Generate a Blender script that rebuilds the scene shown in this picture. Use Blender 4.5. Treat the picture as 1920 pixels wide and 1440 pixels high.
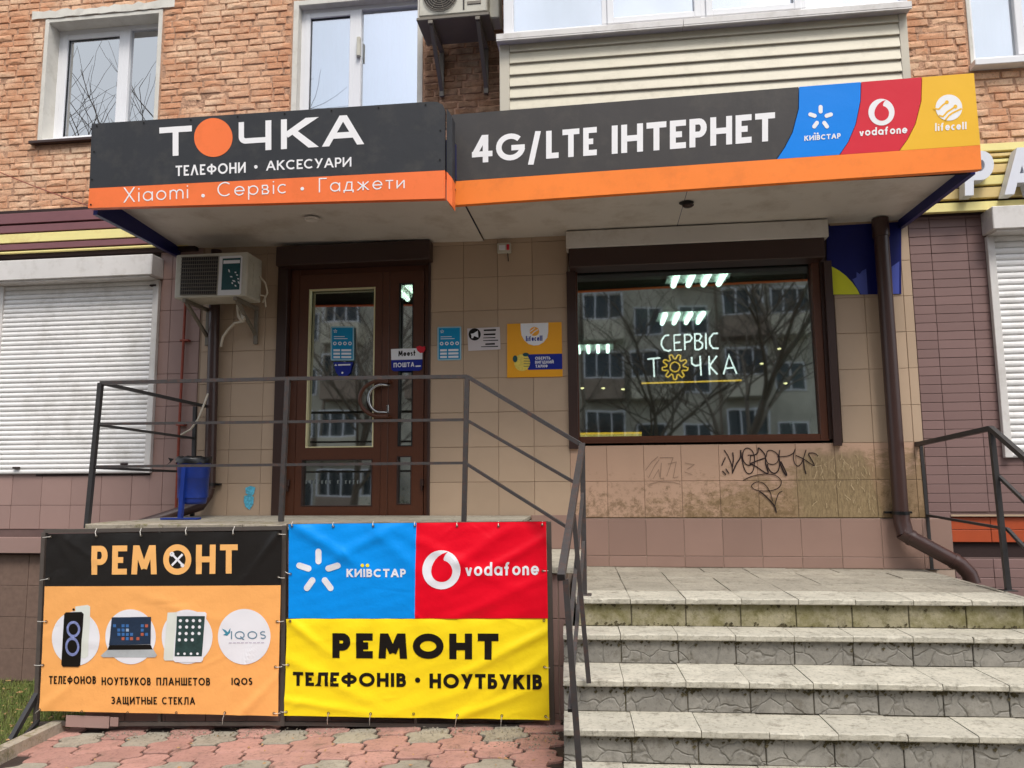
import bpy, math, random
import numpy as np
from mathutils import Matrix, Vector
random.seed(7)
for o in list(bpy.data.objects): bpy.data.objects.remove(o)
S = bpy.context.scene
COL = S.collection

# ------------------------------------------------------------------ camera, sky, sun, exposure
FPX = 1400.0; EYE = 1.6
def _n(v): v = np.array(v, float); return v/np.linalg.norm(v)
_Y = _n((177, -165, -FPX)); _X = -_n((-11160, -248, -FPX)); _X = _n(_X-_Y*np.dot(_X, _Y)); _Z = np.cross(_X, _Y)
CM = np.stack([_X, _Y, _Z], 1)          # world -> camera
CR = CM.T
cam = bpy.data.cameras.new('camera'); cam.sensor_width = 36; cam.lens = 36*FPX/1920
cam.clip_start = .05; cam.clip_end = 600
camo = bpy.data.objects.new('camera', cam); COL.objects.link(camo)
mw = Matrix(CR.tolist()).to_4x4(); mw.translation = (0, 0, EYE)
camo.matrix_world = mw
S.camera = camo

SUN_EL = math.radians(58); SUN_ROT = math.radians(157)
wd = bpy.data.worlds.new('World'); S.world = wd; wd.use_nodes = True
nt = wd.node_tree; nt.nodes.clear()
wo = nt.nodes.new('ShaderNodeOutputWorld'); bg = nt.nodes.new('ShaderNodeBackground')
sky = nt.nodes.new('ShaderNodeTexSky'); sky.sky_type = 'NISHITA'; sky.sun_disc = False
sky.sun_elevation = SUN_EL; sky.sun_rotation = SUN_ROT; sky.dust_density = 3.0; sky.air_density = 1.0
hs = nt.nodes.new('ShaderNodeHueSaturation'); hs.inputs['Saturation'].default_value = .6
tc = nt.nodes.new('ShaderNodeTexCoord'); cn = nt.nodes.new('ShaderNodeTexNoise')
cn.inputs['Scale'].default_value = 2.2; cn.inputs['Detail'].default_value = 6
cr = nt.nodes.new('ShaderNodeMapRange'); cr.inputs[1].default_value = .38; cr.inputs[2].default_value = .68
cmx = nt.nodes.new('ShaderNodeMix'); cmx.data_type = 'RGBA'; cmx.inputs[7].default_value = (3.5, 3.7, 3.95, 1)
L = nt.links
L.new(sky.outputs[0], hs.inputs['Color']); L.new(hs.outputs[0], cmx.inputs[6])
L.new(tc.outputs['Generated'], cn.inputs['Vector']); L.new(cn.outputs[0], cr.inputs[0]); L.new(cr.outputs[0], cmx.inputs[0])
L.new(cmx.outputs[2], bg.inputs[0]); bg.inputs[1].default_value = .15
L.new(bg.outputs[0], wo.inputs[0])
sl = bpy.data.lights.new('sun', 'SUN'); sl.energy = 1.4; sl.angle = math.radians(20); sl.color = (1, .96, .9)
so = bpy.data.objects.new('sun', sl); COL.objects.link(so)
sd = Vector((math.sin(SUN_ROT)*math.cos(SUN_EL), math.cos(SUN_ROT)*math.cos(SUN_EL), math.sin(SUN_EL)))
so.rotation_euler = sd.to_track_quat('Z', 'Y').to_euler(); so.location = (0, 0, 40)
S.view_settings.view_transform = 'Standard'; S.view_settings.look = 'None'
S.view_settings.exposure = .84; S.view_settings.gamma = 1; S.view_settings.use_curve_mapping = False
S.render.engine = 'CYCLES'
S.cycles.max_bounces = 8; S.cycles.transparent_max_bounces = 12

# ------------------------------------------------------------------ measuring helpers
def W(px, py, Y):
    """point of the vertical plane at distance Y seen at photo pixel px,py"""
    d = CR @ np.array([px-960, -(py-720), -FPX]); t = Y/d[1]
    return (float(t*d[0]), float(Y), float(EYE+t*d[2]))
def WZ(px, py, Z):
    d = CR @ np.array([px-960, -(py-720), -FPX]); t = (Z-EYE)/d[2]
    return (float(t*d[0]), float(t*d[1]), float(Z))
def PR(x, y, z):
    c = CM @ np.array([x, y, z-EYE]); return 960+FPX*c[0]/-c[2], 720-FPX*c[1]/-c[2]
def X_(px, py, Y): return W(px, py, Y)[0]
def Z_(px, py, Y): return W(px, py, Y)[2]

# ------------------------------------------------------------------ mesh builder
class MB:
    def __init__(s): s.v = []; s.f = []; s.sm = []
    def add(s, vs, fs, smooth=False):
        b = len(s.v); s.v += [tuple(v) for v in vs]; s.f += [tuple(b+i for i in f) for f in fs]; s.sm += [smooth]*len(fs); return s
    def box(s, x0, x1, y0, y1, z0, z1):
        return s.add([(x0,y0,z0),(x1,y0,z0),(x1,y1,z0),(x0,y1,z0),(x0,y0,z1),(x1,y0,z1),(x1,y1,z1),(x0,y1,z1)],
              [(0,3,2,1),(4,5,6,7),(0,1,5,4),(1,2,6,5),(2,3,7,6),(3,0,4,7)])
    def cbox(s, x0, x1, y0, y1, z0, z1, c=.003):
        X = (x0,x0+c,x1-c,x1); Y = (y0,y0+c,y1-c,y1); Z = (z0,z0+c,z1-c,z1)
        idx = {}; vs = []
        def g(*k):
            if k not in idx: idx[k] = len(vs); vs.append((X[k[0]], Y[k[1]], Z[k[2]]))
            return idx[k]
        fs = [(g(1,1,0),g(1,2,0),g(2,2,0),g(2,1,0)), (g(1,1,3),g(2,1,3),g(2,2,3),g(1,2,3)),
              (g(1,0,1),g(2,0,1),g(2,0,2),g(1,0,2)), (g(1,3,1),g(1,3,2),g(2,3,2),g(2,3,1)),
              (g(0,1,1),g(0,1,2),g(0,2,2),g(0,2,1)), (g(3,1,1),g(3,2,1),g(3,2,2),g(3,1,2))]
        for a, e in ((1,0),(2,3)):
            for b, h in ((1,0),(2,3)):
                fs.append((g(1,e,b),g(2,e,b),g(2,a,h),g(1,a,h)))
                fs.append((g(e,1,b),g(e,2,b),g(a,2,h),g(a,1,h)))
                fs.append((g(e,b,1),g(e,b,2),g(a,h,2),g(a,h,1)))
                for c2, k in ((1,0),(2,3)): fs.append((g(e,b,c2),g(a,h,c2),g(a,b,k)))
        return s.add(vs, fs)
    def quad(s, a, b, c, d): return s.add([a,b,c,d], [(0,1,2,3)])
    def hexa(s, p): # 8 points, bottom 4 then top 4
        return s.add(p, [(0,3,2,1),(4,5,6,7),(0,1,5,4),(1,2,6,5),(2,3,7,6),(3,0,4,7)])
    def tube(s, pts, r, n=8, square=False, caps=True, r1=None, up=None):
        pts = [Vector(p) for p in pts]; m = len(pts); vs = []
        if square: n = 4
        prev = None
        for i, p in enumerate(pts):
            if i == 0: d = pts[1]-p
            elif i == m-1: d = p-pts[-2]
            else: d = ((p-pts[i-1]).normalized()+(pts[i+1]-p).normalized())
            d.normalize()
            if prev is None:
                u = Vector(up) if up else (Vector((0,0,1)) if abs(d.z) < .9 else Vector((0,1,0)))
                a = d.cross(u).normalized()
            else:
                a = (prev-d*prev.dot(d)).normalized()
            prev = a; b = d.cross(a)
            rr = r if r1 is None else r+(r1-r)*i/(m-1)
            k = 1.0
            if 0 < i < m-1:
                c = (pts[i]-pts[i-1]).normalized().dot(d); k = 1/max(c, .5)
            for j in range(n):
                t = 2*math.pi*(j+.5)/n
                q = rr*(math.sqrt(2) if square else 1)
                vs.append(p+a*math.cos(t)*q*(k if abs(k-1) > .001 else 1)+b*math.sin(t)*q)
        fs = [(i*n+j, i*n+(j+1)%n, (i+1)*n+(j+1)%n, (i+1)*n+j) for i in range(m-1) for j in range(n)]
        s.add(vs, fs, not square)
        if caps: s.add(vs[:n], [tuple(range(n))[::-1]]); s.add(vs[-n:], [tuple(range(n))])
        return s
    def lathe(s, c, prof, n=20):  # profile (r,z) about vertical axis
        vs = []; m = len(prof)
        for r, z in prof:
            for j in range(n):
                t = 2*math.pi*j/n; vs.append((c[0]+r*math.cos(t), c[1]+r*math.sin(t), c[2]+z))
        return s.add(vs, [(i*n+j, i*n+(j+1)%n, (i+1)*n+(j+1)%n, (i+1)*n+j) for i in range(m-1) for j in range(n)], True)
    def mesh(s, name, mat, o=(0,0,0)):
        me = bpy.data.meshes.new(name)
        me.from_pydata([(v[0]-o[0], v[1]-o[1], v[2]-o[2]) for v in s.v], [], s.f)
        me.polygons.foreach_set('use_smooth', s.sm)
        if mat: me.materials.append(mat)
        me.update(); return me
    def build(s, name, mat, parent=None, origin=None, **kw):
        if origin is None:
            if parent is not None: origin = WP[parent.name]
            else:
                a = np.array(s.v); origin = ((a[:,0].min()+a[:,0].max())/2, (a[:,1].min()+a[:,1].max())/2, a[:,2].min())
        return link(name, s.mesh(name, mat, origin), parent, origin, **kw)
WP = {}
def link(name, data, parent, loc, rot=None, scale=None, **kw):
    o = bpy.data.objects.new(name, data); COL.objects.link(o)
    if parent is not None:
        o.parent = parent; p = WP[parent.name]; o.location = (loc[0]-p[0], loc[1]-p[1], loc[2]-p[2])
    else: o.location = loc
    if rot: o.rotation_euler = rot
    if scale: o.scale = scale
    WP[o.name] = tuple(loc)
    for k, v in kw.items(): o[k] = v
    return o
def thing(name, loc, label, category, group=None):
    o = link(name, None, None, loc, label=label, category=category); o.empty_display_size = .1
    if group: o['group'] = group
    return o
def copy_tree(o, dloc, label=None):
    c = o.copy(); COL.objects.link(c); c.location = o.location+Vector(dloc); WP[c.name] = tuple(c.location)
    if label: c['label'] = label
    for ch in [x for x in bpy.data.objects if x.parent == o]:
        d = ch.copy(); COL.objects.link(d); d.parent = c
        for g in [x for x in bpy.data.objects if x.parent == ch]:
            e = g.copy(); COL.objects.link(e); e.parent = d
    return c

# ------------------------------------------------------------------ materials
def lin(c):
    return tuple(((x/255)/12.92 if x/255 <= .04045 else ((x/255+.055)/1.055)**2.4) for x in c)
class NT:
    def __init__(s, name):
        s.m = bpy.data.materials.new(name); s.m.use_nodes = True; s.t = s.m.node_tree
        s.b = s.t.nodes['Principled BSDF']; s.pos = s.t.nodes.new('ShaderNodeNewGeometry').outputs['Position']
    def n(s, k): return s.t.nodes.new(k)
    def l(s, a, b): s.t.links.new(a, b)
    def noise(s, scale, detail=4, rough=.6, vec=None, stretch=None):
        n = s.n('ShaderNodeTexNoise'); n.inputs['Scale'].default_value = scale; n.inputs['Detail'].default_value = detail
        n.inputs['Roughness'].default_value = rough
        v = vec or s.pos
        if stretch:
            mp = s.n('ShaderNodeMapping'); mp.inputs['Scale'].default_value = stretch; s.l(v, mp.inputs[0]); v = mp.outputs[0]
        s.l(v, n.inputs['Vector']); return n.outputs[0]
    def rng(s, x, a, b, c=0., d=1.):
        m = s.n('ShaderNodeMapRange'); s.l(x, m.inputs[0])
        for i, v in enumerate((a, b, c, d)): m.inputs[i+1].default_value = v
        return m.outputs[0]
    def math(s, op, a, b=None):
        m = s.n('ShaderNodeMath'); m.operation = op
        for i, v in enumerate((a, b)):
            if v is None: continue
            if isinstance(v, (int, float)): m.inputs[i].default_value = v
            else: s.l(v, m.inputs[i])
        return m.outputs[0]
    def mix(s, f, a, b, mode='MIX'):
        m = s.n('ShaderNodeMix'); m.data_type = 'RGBA'; m.blend_type = mode
        for i, v in ((0, f), (6, a), (7, b)):
            if isinstance(v, (int, float)): m.inputs[i].default_value = v
            elif isinstance(v, tuple): m.inputs[i].default_value = (*v[:3], 1)
            else: s.l(v, m.inputs[i])
        return m.outputs[2]
    def rand(s):
        return s.n('ShaderNodeObjectInfo').outputs['Random']
    def bump(s, h, strength=.3, dist=.01):
        b = s.n('ShaderNodeBump'); b.inputs['Strength'].default_value = strength; b.inputs['Distance'].default_value = dist
        s.l(h, b.inputs['Height']); s.l(b.outputs[0], s.b.inputs['Normal'])
    def col(s, c):
        if isinstance(c, tuple): s.b.inputs['Base Color'].default_value = (*c[:3], 1)
        else: s.l(c, s.b.inputs['Base Color'])
    def xyz(s):
        q = s.n('ShaderNodeSeparateXYZ'); s.l(s.pos, q.inputs[0]); return q.outputs
def mat(name, c, rough=.6, var=.12, scale=6., bump=0., bscale=60., metal=0., rand=0., dirt=None, stretch=None, spec=.5, bd=.004):
    t = NT(name); c = lin(c)
    base = c
    if var or rand:
        f = t.rng(t.noise(scale, 5, stretch=stretch), .25, .75, 1-var, 1+var)
        if rand: f = t.math('MULTIPLY', f, t.rng(t.rand(), 0, 1, 1-rand, 1+rand))
        v = t.n('ShaderNodeCombineColor'); [t.l(f, v.inputs[i]) for i in range(3)]
        base = t.mix(1., c, v.outputs[0], 'MULTIPLY')
    if dirt:
        dc, amt, ds = dirt
        g = t.rng(t.noise(ds, 6, .7), .5, .78, 0, amt)
        base = t.mix(g, base, lin(dc))
    t.col(base)
    t.b.inputs['Roughness'].default_value = rough; t.b.inputs['Metallic'].default_value = metal
    t.b.inputs['Specular IOR Level'].default_value = spec
    if bump: t.bump(t.noise(bscale, 5), bump, bd)
    return t.m
def emis(name, c, st, base=(200,200,200)):
    t = NT(name); t.col(lin(base)); t.b.inputs['Emission Color'].default_value = (*lin(c), 1); t.b.inputs['Emission Strength'].default_value = st
    return t.m
def glass(name, refl=.25, tint=(220,230,225), rough=0., trans=1.):
    t = NT(name); t.t.nodes.remove(t.b)
    out = [n for n in t.t.nodes if n.type == 'OUTPUT_MATERIAL'][0]
    tr = t.n('ShaderNodeBsdfTransparent'); tr.inputs[0].default_value = (*[x*trans for x in lin(tint)], 1)
    gl = t.n('ShaderNodeBsdfGlossy'); gl.inputs['Roughness'].default_value = rough; gl.inputs[0].default_value = (.95, .97, 1, 1)
    bn = t.n('ShaderNodeBump'); bn.inputs['Strength'].default_value = .05; bn.inputs['Distance'].default_value = .01
    t.l(t.noise(1.6, 2), bn.inputs['Height']); t.l(bn.outputs[0], gl.inputs['Normal'])
    fr = t.n('ShaderNodeFresnel'); fr.inputs[0].default_value = 1.5
    f = t.math('ADD', t.math('MULTIPLY', fr.outputs[0], 1.3), refl); f = t.math('MINIMUM', f, 1.)
    mx = t.n('ShaderNodeMixShader'); t.l(f, mx.inputs[0]); t.l(tr.outputs[0], mx.inputs[1]); t.l(gl.outputs[0], mx.inputs[2])
    t.l(mx.outputs[0], out.inputs[0]); return t.m

def brick_mat(name, lo, hi, dark=False):
    t = NT(name)
    r = t.rand(); n1 = t.noise(3.0, 5); n2 = t.noise(38, 5, .75)
    c = t.mix(r, lin(lo), lin(hi))
    c = t.mix(t.rng(n1, .42, .72), c, lin((236, 204, 172)))
    c = t.mix(t.rng(n2, .5, .7, 0, .5), c, lin((172, 116, 84)))
    c = t.mix(t.rng(t.noise(60, 5, .85), .56, .68, 0, .8), c, lin((112, 80, 60)))
    xs = t.xyz()
    # damp mould patch on the pier below the air conditioner
    m = t.math('MULTIPLY', t.rng(xs[0], -1.75, -1.5), t.rng(xs[0], -.55, -.3, 1, 0))
    m = t.math('MULTIPLY', m, t.rng(t.noise(5, 5, .7), .3, .6, .35, 1))
    c = t.mix(t.math('MULTIPLY', m, .82), c, lin((84, 62, 42)))
    t.col(c); t.b.inputs['Roughness'].default_value = .92; t.b.inputs['Specular IOR Level'].default_value = .2
    t.bump(t.noise(55, 6, .75), .6, .010); return t.m
def stone_mat(name, c, pits=.5, moss=0., relief=False, rand=.08):
    t = NT(name); c1 = lin(c)
    n1 = t.noise(4, 6, .65); n2 = t.noise(45, 5, .7)
    k = t.rng(t.rand(), 0, 1, 1-rand, 1+rand)
    v = t.n('ShaderNodeCombineColor'); [t.l(k, v.inputs[i]) for i in range(3)]
    b = t.mix(1., c1, v.outputs[0], 'MULTIPLY')
    b = t.mix(t.rng(n1, .4, .75, 0, .55), b, tuple(x*.62 for x in c1))
    b = t.mix(t.rng(n2, .52, .75, 0, pits), b, tuple(x*.36 for x in c1))
    b = t.mix(t.rng(t.noise(9, 6, .8), .53, .70, 0, .75), b, lin((88, 80, 66)))
    b = t.mix(t.rng(t.noise(3.2, 6, .75, stretch=(1, 2.5, 1)), .5, .68, 0, .4), b, tuple(x*.55 for x in c1))
    h = t.noise(60, 5, .7)
    if relief:
        vo = t.n('ShaderNodeTexVoronoi'); vo.feature = 'DISTANCE_TO_EDGE'; vo.inputs['Scale'].default_value = 8.5
        wn = t.n('ShaderNodeTexNoise'); wn.inputs['Scale'].default_value = 7
        t.l(t.pos, wn.inputs['Vector'])
        ad = t.n('ShaderNodeMix'); ad.data_type = 'RGBA'; ad.inputs[0].default_value = .12
        t.l(t.pos, ad.inputs[6]); t.l(wn.outputs['Color'], ad.inputs[7]); t.l(ad.outputs[2], vo.inputs['Vector'])
        e = t.rng(vo.outputs['Distance'], 0, .05)
        b = t.mix(t.rng(vo.outputs['Distance'], 0, .018, .25, 0), b, tuple(x*.4 for x in c1))
        b = t.mix(t.rng(t.noise(5, 5, .7), .52, .7, 0, .5), b, tuple(min(1, x*1.5) for x in c1))
        h = t.math('ADD', t.math('MULTIPLY', e, 1.6), t.math('MULTIPLY', h, .5))
    if moss:
        b = t.mix(t.rng(t.noise(7, 6, .75), .55-moss*.25, .62, 0, .85), b, lin((112, 106, 66)))
        b = t.mix(t.rng(t.noise(14, 6, .75), .55, .7, 0, .6*moss), b, lin((66, 60, 38)))
    t.col(b); t.b.inputs['Roughness'].default_value = .85; t.b.inputs['Specular IOR Level'].default_value = .25
    t.bump(h, .55 if relief else .45, .008); return t.m
def tile_mat(name, c, stain=0.):
    t = NT(name); c1 = lin(c)
    k = t.rng(t.rand(), 0, 1, .93, 1.07); v = t.n('ShaderNodeCombineColor'); [t.l(k, v.inputs[i]) for i in range(3)]
    b = t.mix(1., c1, v.outputs[0], 'MULTIPLY')
    b = t.mix(t.rng(t.noise(3, 4), .4, .75, 0, .25), b, tuple(x*.75 for x in c1))
    if stain:
        xs = t.xyz()
        low = t.rng(xs[2], 1.9, 1.25, 0, 1); rt = t.rng(xs[0], -.3, 2.2, .55, 1.35)
        m = t.rng(t.math('MULTIPLY', t.math('MULTIPLY', t.noise(5, 7, .8, stretch=(1, 1, 2.4)), rt), t.rng(low, 0, 1, .45, 1)), .36, .46, 0, .8)
        b = t.mix(m, b, lin((146, 122, 90)))
        m2 = t.rng(t.math('MULTIPLY', t.noise(16, 7, .85), t.rng(low, 0, 1, .55, 1)), .44, .54, 0, .65)
        b = t.mix(m2, b, lin((104, 84, 54)))
        # bare glue patch where tiles have fallen away at the window's right corner
        pt = t.math('MULTIPLY', t.rng(t.math('ADD', xs[0], t.math('MULTIPLY', t.noise(5, 4), .35)), 1.62, 1.72), t.rng(t.math('ADD', xs[0], t.math('MULTIPLY', xs[2], .25)), 2.42, 2.46, 1, 0))
        pt = t.math('MULTIPLY', pt, t.rng(t.math('ADD', xs[2], t.math('MULTIPLY', t.noise(9, 4), .2)), 1.88, 1.8, 0, 1))
        b = t.mix(t.math('MULTIPLY', pt, .85), b, t.mix(t.rng(t.noise(30, 5, .8, stretch=(2.2, 1, .6)), .4, .62), lin((156, 136, 102)), lin((122, 104, 76))))
    t.col(b); t.b.inputs['Roughness'].default_value = .42; t.b.inputs['Specular IOR Level'].default_value = .4
    t.bump(t.noise(25, 3), .12, .003); return t.m
M = {}
M['brick'] = brick_mat('old orange brick', (206, 148, 112), (230, 182, 146))
M['mortar'] = mat('sandy mortar', (190, 148, 120), .95, .3, 9, .9, 40, dirt=((110, 80, 60), .6, 14), bd=.02)
M['tan'] = tile_mat('tan wall tile', (182, 158, 134))
M['tan_stained'] = tile_mat('stained tan wall tile', (192, 158, 134), 1)
M['grout'] = mat('dark tan grout', (152, 130, 110), .9, .2)
M['plinth'] = tile_mat('brown plinth tile', (150, 122, 110))
M['plinth_grout'] = mat('pale plinth grout', (176, 156, 140), .9, .15)
M['mauve'] = tile_mat('mauve strip tile', (132, 106, 102))
M['mauve_grout'] = mat('mauve grout', (100, 80, 76), .9, .15)
M['pink'] = tile_mat('pinkish wall tile', (158, 130, 122))
M['granite'] = mat('speckled brown plinth render', (118, 96, 84), .8, .18, 30, .2, 120, dirt=((60, 48, 42), .5, 60))
M['soffit'] = mat('off white soffit panel', (218, 212, 204), .45, .06, 2, dirt=((150, 130, 105), .6, 2.2))
M['navy'] = mat('navy panel', (22, 28, 96), .35, .1, spec=.22)
M['dgrey'] = mat('dark grey sign vinyl', (54, 55, 58), .45, .06, 2, stretch=(3, 1, .4), dirt=((96, 92, 84), .35, 4), spec=.25, bump=.25, bscale=2.2, bd=.02)
M['dgrey2'] = mat('warm dark grey sign vinyl', (68, 65, 64), .45, .06, 2, stretch=(3, 1, .4), dirt=((104, 98, 88), .35, 4), spec=.25, bump=.25, bscale=2.2, bd=.02)
M['orange'] = mat('orange sign vinyl', (246, 122, 66), .45, .04, 2, dirt=((190, 100, 50), .3, 5), spec=.25, bump=.25, bscale=2.2, bd=.02)
M['orange2'] = mat('bright orange sign vinyl', (252, 136, 56), .45, .04, 2, dirt=((190, 100, 50), .35, 5), spec=.25, bump=.25, bscale=2.2, bd=.02)
M['white'] = mat('white vinyl', (240, 238, 238), .5, .02, spec=.22)
M['kblue'] = mat('sky blue print', (0, 132, 232), .4, .03, 2, spec=.25, bump=.25, bscale=2.2, bd=.02)
M['kblue2'] = mat('banner blue print', (0, 146, 238), .38, .03, 2, spec=.35, bump=.35, bscale=9, bd=.012)
M['vred'] = mat('red print', (214, 44, 60), .4, .03, 2, spec=.25, bump=.25, bscale=2.2, bd=.02)
M['vred2'] = mat('banner red print', (232, 0, 34), .38, .03, 2, spec=.35, bump=.35, bscale=9, bd=.012)
M['lyel'] = mat('amber print', (240, 186, 52), .4, .03, 2, spec=.25, bump=.25, bscale=2.2, bd=.02)
M['byel'] = mat('banner yellow print', (252, 222, 30), .38, .03, 2, spec=.35, bump=.35, bscale=9, bd=.012)
M['bblk'] = mat('banner black print', (32, 29, 27), .35, .05, 2, spec=.35, bump=.35, bscale=9, bd=.012)
M['borg'] = mat('banner apricot print', (250, 178, 102), .4, .03, 3, spec=.35, bump=.35, bscale=9, bd=.012)
M['ink'] = mat('black ink', (24, 20, 16), .5, 0, spec=.22)
M['apr'] = mat('apricot ink', (246, 184, 108), .45, 0)
M['offw'] = mat('print white', (232, 232, 236), .45, 0, spec=.22)
M['silver'] = mat('print silver', (178, 184, 186), .45, .1, 20)
M['teal'] = mat('teal ink', (58, 136, 160), .45, 0)
M['dteal'] = mat('dark green print', (14, 72, 76), .4, .25, 40)
M['scr'] = mat('screen print', (34, 50, 72), .4, .2, 60)
M['cyan'] = mat('cyan print', (20, 140, 190), .4, .05, spec=.22)
M['pbrd'] = mat('pale cyan border', (150, 190, 205), .4, .02)
M['dblue'] = mat('royal blue print', (30, 44, 140), .4, .05, spec=.22)
M['ppaper'] = mat('paper', (206, 198, 200), .7, .05)
M['pvc'] = mat('white pvc', (228, 228, 230), .35, .03, 3)
M['plaster'] = mat('white painted plaster', (212, 208, 198), .8, .08, 6, .2, 50, dirt=((150, 140, 122), .4, 9))
M['bpvc'] = mat('brown laminated pvc', (86, 48, 30), .35, .14, 20, stretch=(6, 6, 1))
M['dbrown'] = mat('dark brown metal', (58, 38, 32), .4, .08)
M['pipe'] = mat('brown downpipe', (66, 46, 42), .3, .08)
M['rail'] = mat('grey painted steel', (70, 66, 65), .45, .15, 30, metal=.2, dirt=((112, 66, 44), .6, 22), bump=.3, bscale=90, bd=.002)
M['frame'] = mat('weathered frame steel', (84, 76, 70), .6, .2, 20, dirt=((60, 44, 36), .6, 20))
M['raild'] = mat('dark painted steel', (58, 56, 56), .45, .15, 30, metal=.2)
M['shut'] = mat('white shutter slat', (236, 234, 232), .45, .05, 3, dirt=((150, 142, 128), .45, 3.5), bump=.2, bscale=5, bd=.006)
M['shutbox'] = mat('white painted sheet steel', (214, 210, 206), .5, .06, 4, dirt=((150, 140, 126), .5, 6))
M['siding'] = mat('cream siding', (206, 198, 176), .5, .05, 4, dirt=((150, 140, 116), .35, 7), stretch=(1, 1, 3))
M['sidingtrim'] = mat('cream trim', (196, 188, 170), .5, .05, 4)
M['acw'] = mat('ac casing', (196, 192, 178), .5, .07, 8, dirt=((140, 126, 100), .4, 10))
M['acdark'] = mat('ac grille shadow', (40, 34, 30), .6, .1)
M['acgrey'] = mat('ac grille wire', (120, 112, 100), .5, .1)
M['chrome'] = mat('brushed steel', (190, 190, 190), .25, .05, metal=1)
M['rust'] = mat('rusty red pipe', (140, 62, 44), .6, .25, 30)
M['bluep'] = mat('blue painted bin', (20, 50, 132), .4, .12, 10, dirt=((30, 40, 80), .5, 12))
M['blackp'] = mat('black plastic', (18, 18, 20), .3, .1)
M['hose'] = mat('white hose', (206, 196, 178), .5, .1)
M['mboard'] = mat('maroon board', (124, 80, 84), .45, .1, 5)
M['yboard'] = mat('cream yellow board', (240, 226, 150), .45, .06, 5, dirt=((190, 150, 90), .5, 5))
M['gboard'] = mat('golden board', (226, 200, 136), .4, .12, 4, dirt=((170, 120, 70), .6, 4))
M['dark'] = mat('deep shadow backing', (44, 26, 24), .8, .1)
M['letter'] = mat('white letter face', (220, 222, 230), .4, .02)
M['letters'] = mat('letter side', (150, 146, 140), .5, .05)
M['slab'] = stone_mat('pale stone slab', (192, 186, 170), 1.)
M['slab2'] = stone_mat('landing stone slab', (164, 157, 142), .9)
M['riser'] = stone_mat('embossed grey riser tile', (140, 136, 128), .7, 0, True)
M['mossy'] = stone_mat('mossy riser stone', (158, 150, 124), .8, .62)
M['concrete'] = stone_mat('concrete', (164, 154, 138), .5, .1)
M['pred'] = stone_mat('red paver', (178, 136, 124), .8, 0, False, .12)
M['pgrey'] = stone_mat('grey paver', (162, 154, 138), .8, 0, False, .12)
M['sand'] = mat('joint dirt', (54, 42, 36), .95, .3, 20, .6, 50, dirt=((92, 84, 62), .5, 9))
M['asphalt'] = mat('asphalt', (72, 70, 68), .9, .2, 3, .4, 80)
M['soil'] = mat('soil', (84, 72, 52), .95, .3, 8, .6, 30)
M['bark'] = mat('bark', (98, 88, 76), .9, .25, 20, .6, 40)
M['redtile'] = mat('orange red tile', (172, 76, 42), .4, .12, 6)
M['glass'] = glass('shop glass', .28, (200, 214, 206), .025)
M['glassd'] = glass('door glass', .36, (190, 200, 190), .025)
M['glassu'] = glass('upper window glass', .5, (190, 205, 210))
M['curtain'] = mat('net curtain', (178, 198, 208), .9, .06, 4)
M['room'] = mat('interior wall', (96, 98, 90), .8, .1)
M['ceil'] = mat('interior ceiling', (120, 122, 112), .8, .05)
M['tube'] = emis('lit tube', (226, 245, 238), 5.5)
M['lampbox'] = mat('lamp reflector', (210, 215, 210), .3, 0)
M['neonw'] = emis('white neon', (250, 246, 255), 2.2)
M['neony'] = emis('yellow neon', (255, 186, 30), 1.5)
M['shelf'] = emis('lit yellow shelf edge', (250, 206, 110), .8)
M['bead'] = mat('pale glazing bead', (214, 204, 160), .35, .05)
M['frost'] = mat('grey vinyl border', (150, 158, 156), .5, .05)
M['tie'] = mat('white cable tie', (216, 210, 200), .4, 0)
M['grom'] = mat('zinc grommet', (120, 110, 96), .35, .1, metal=.8)

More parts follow.
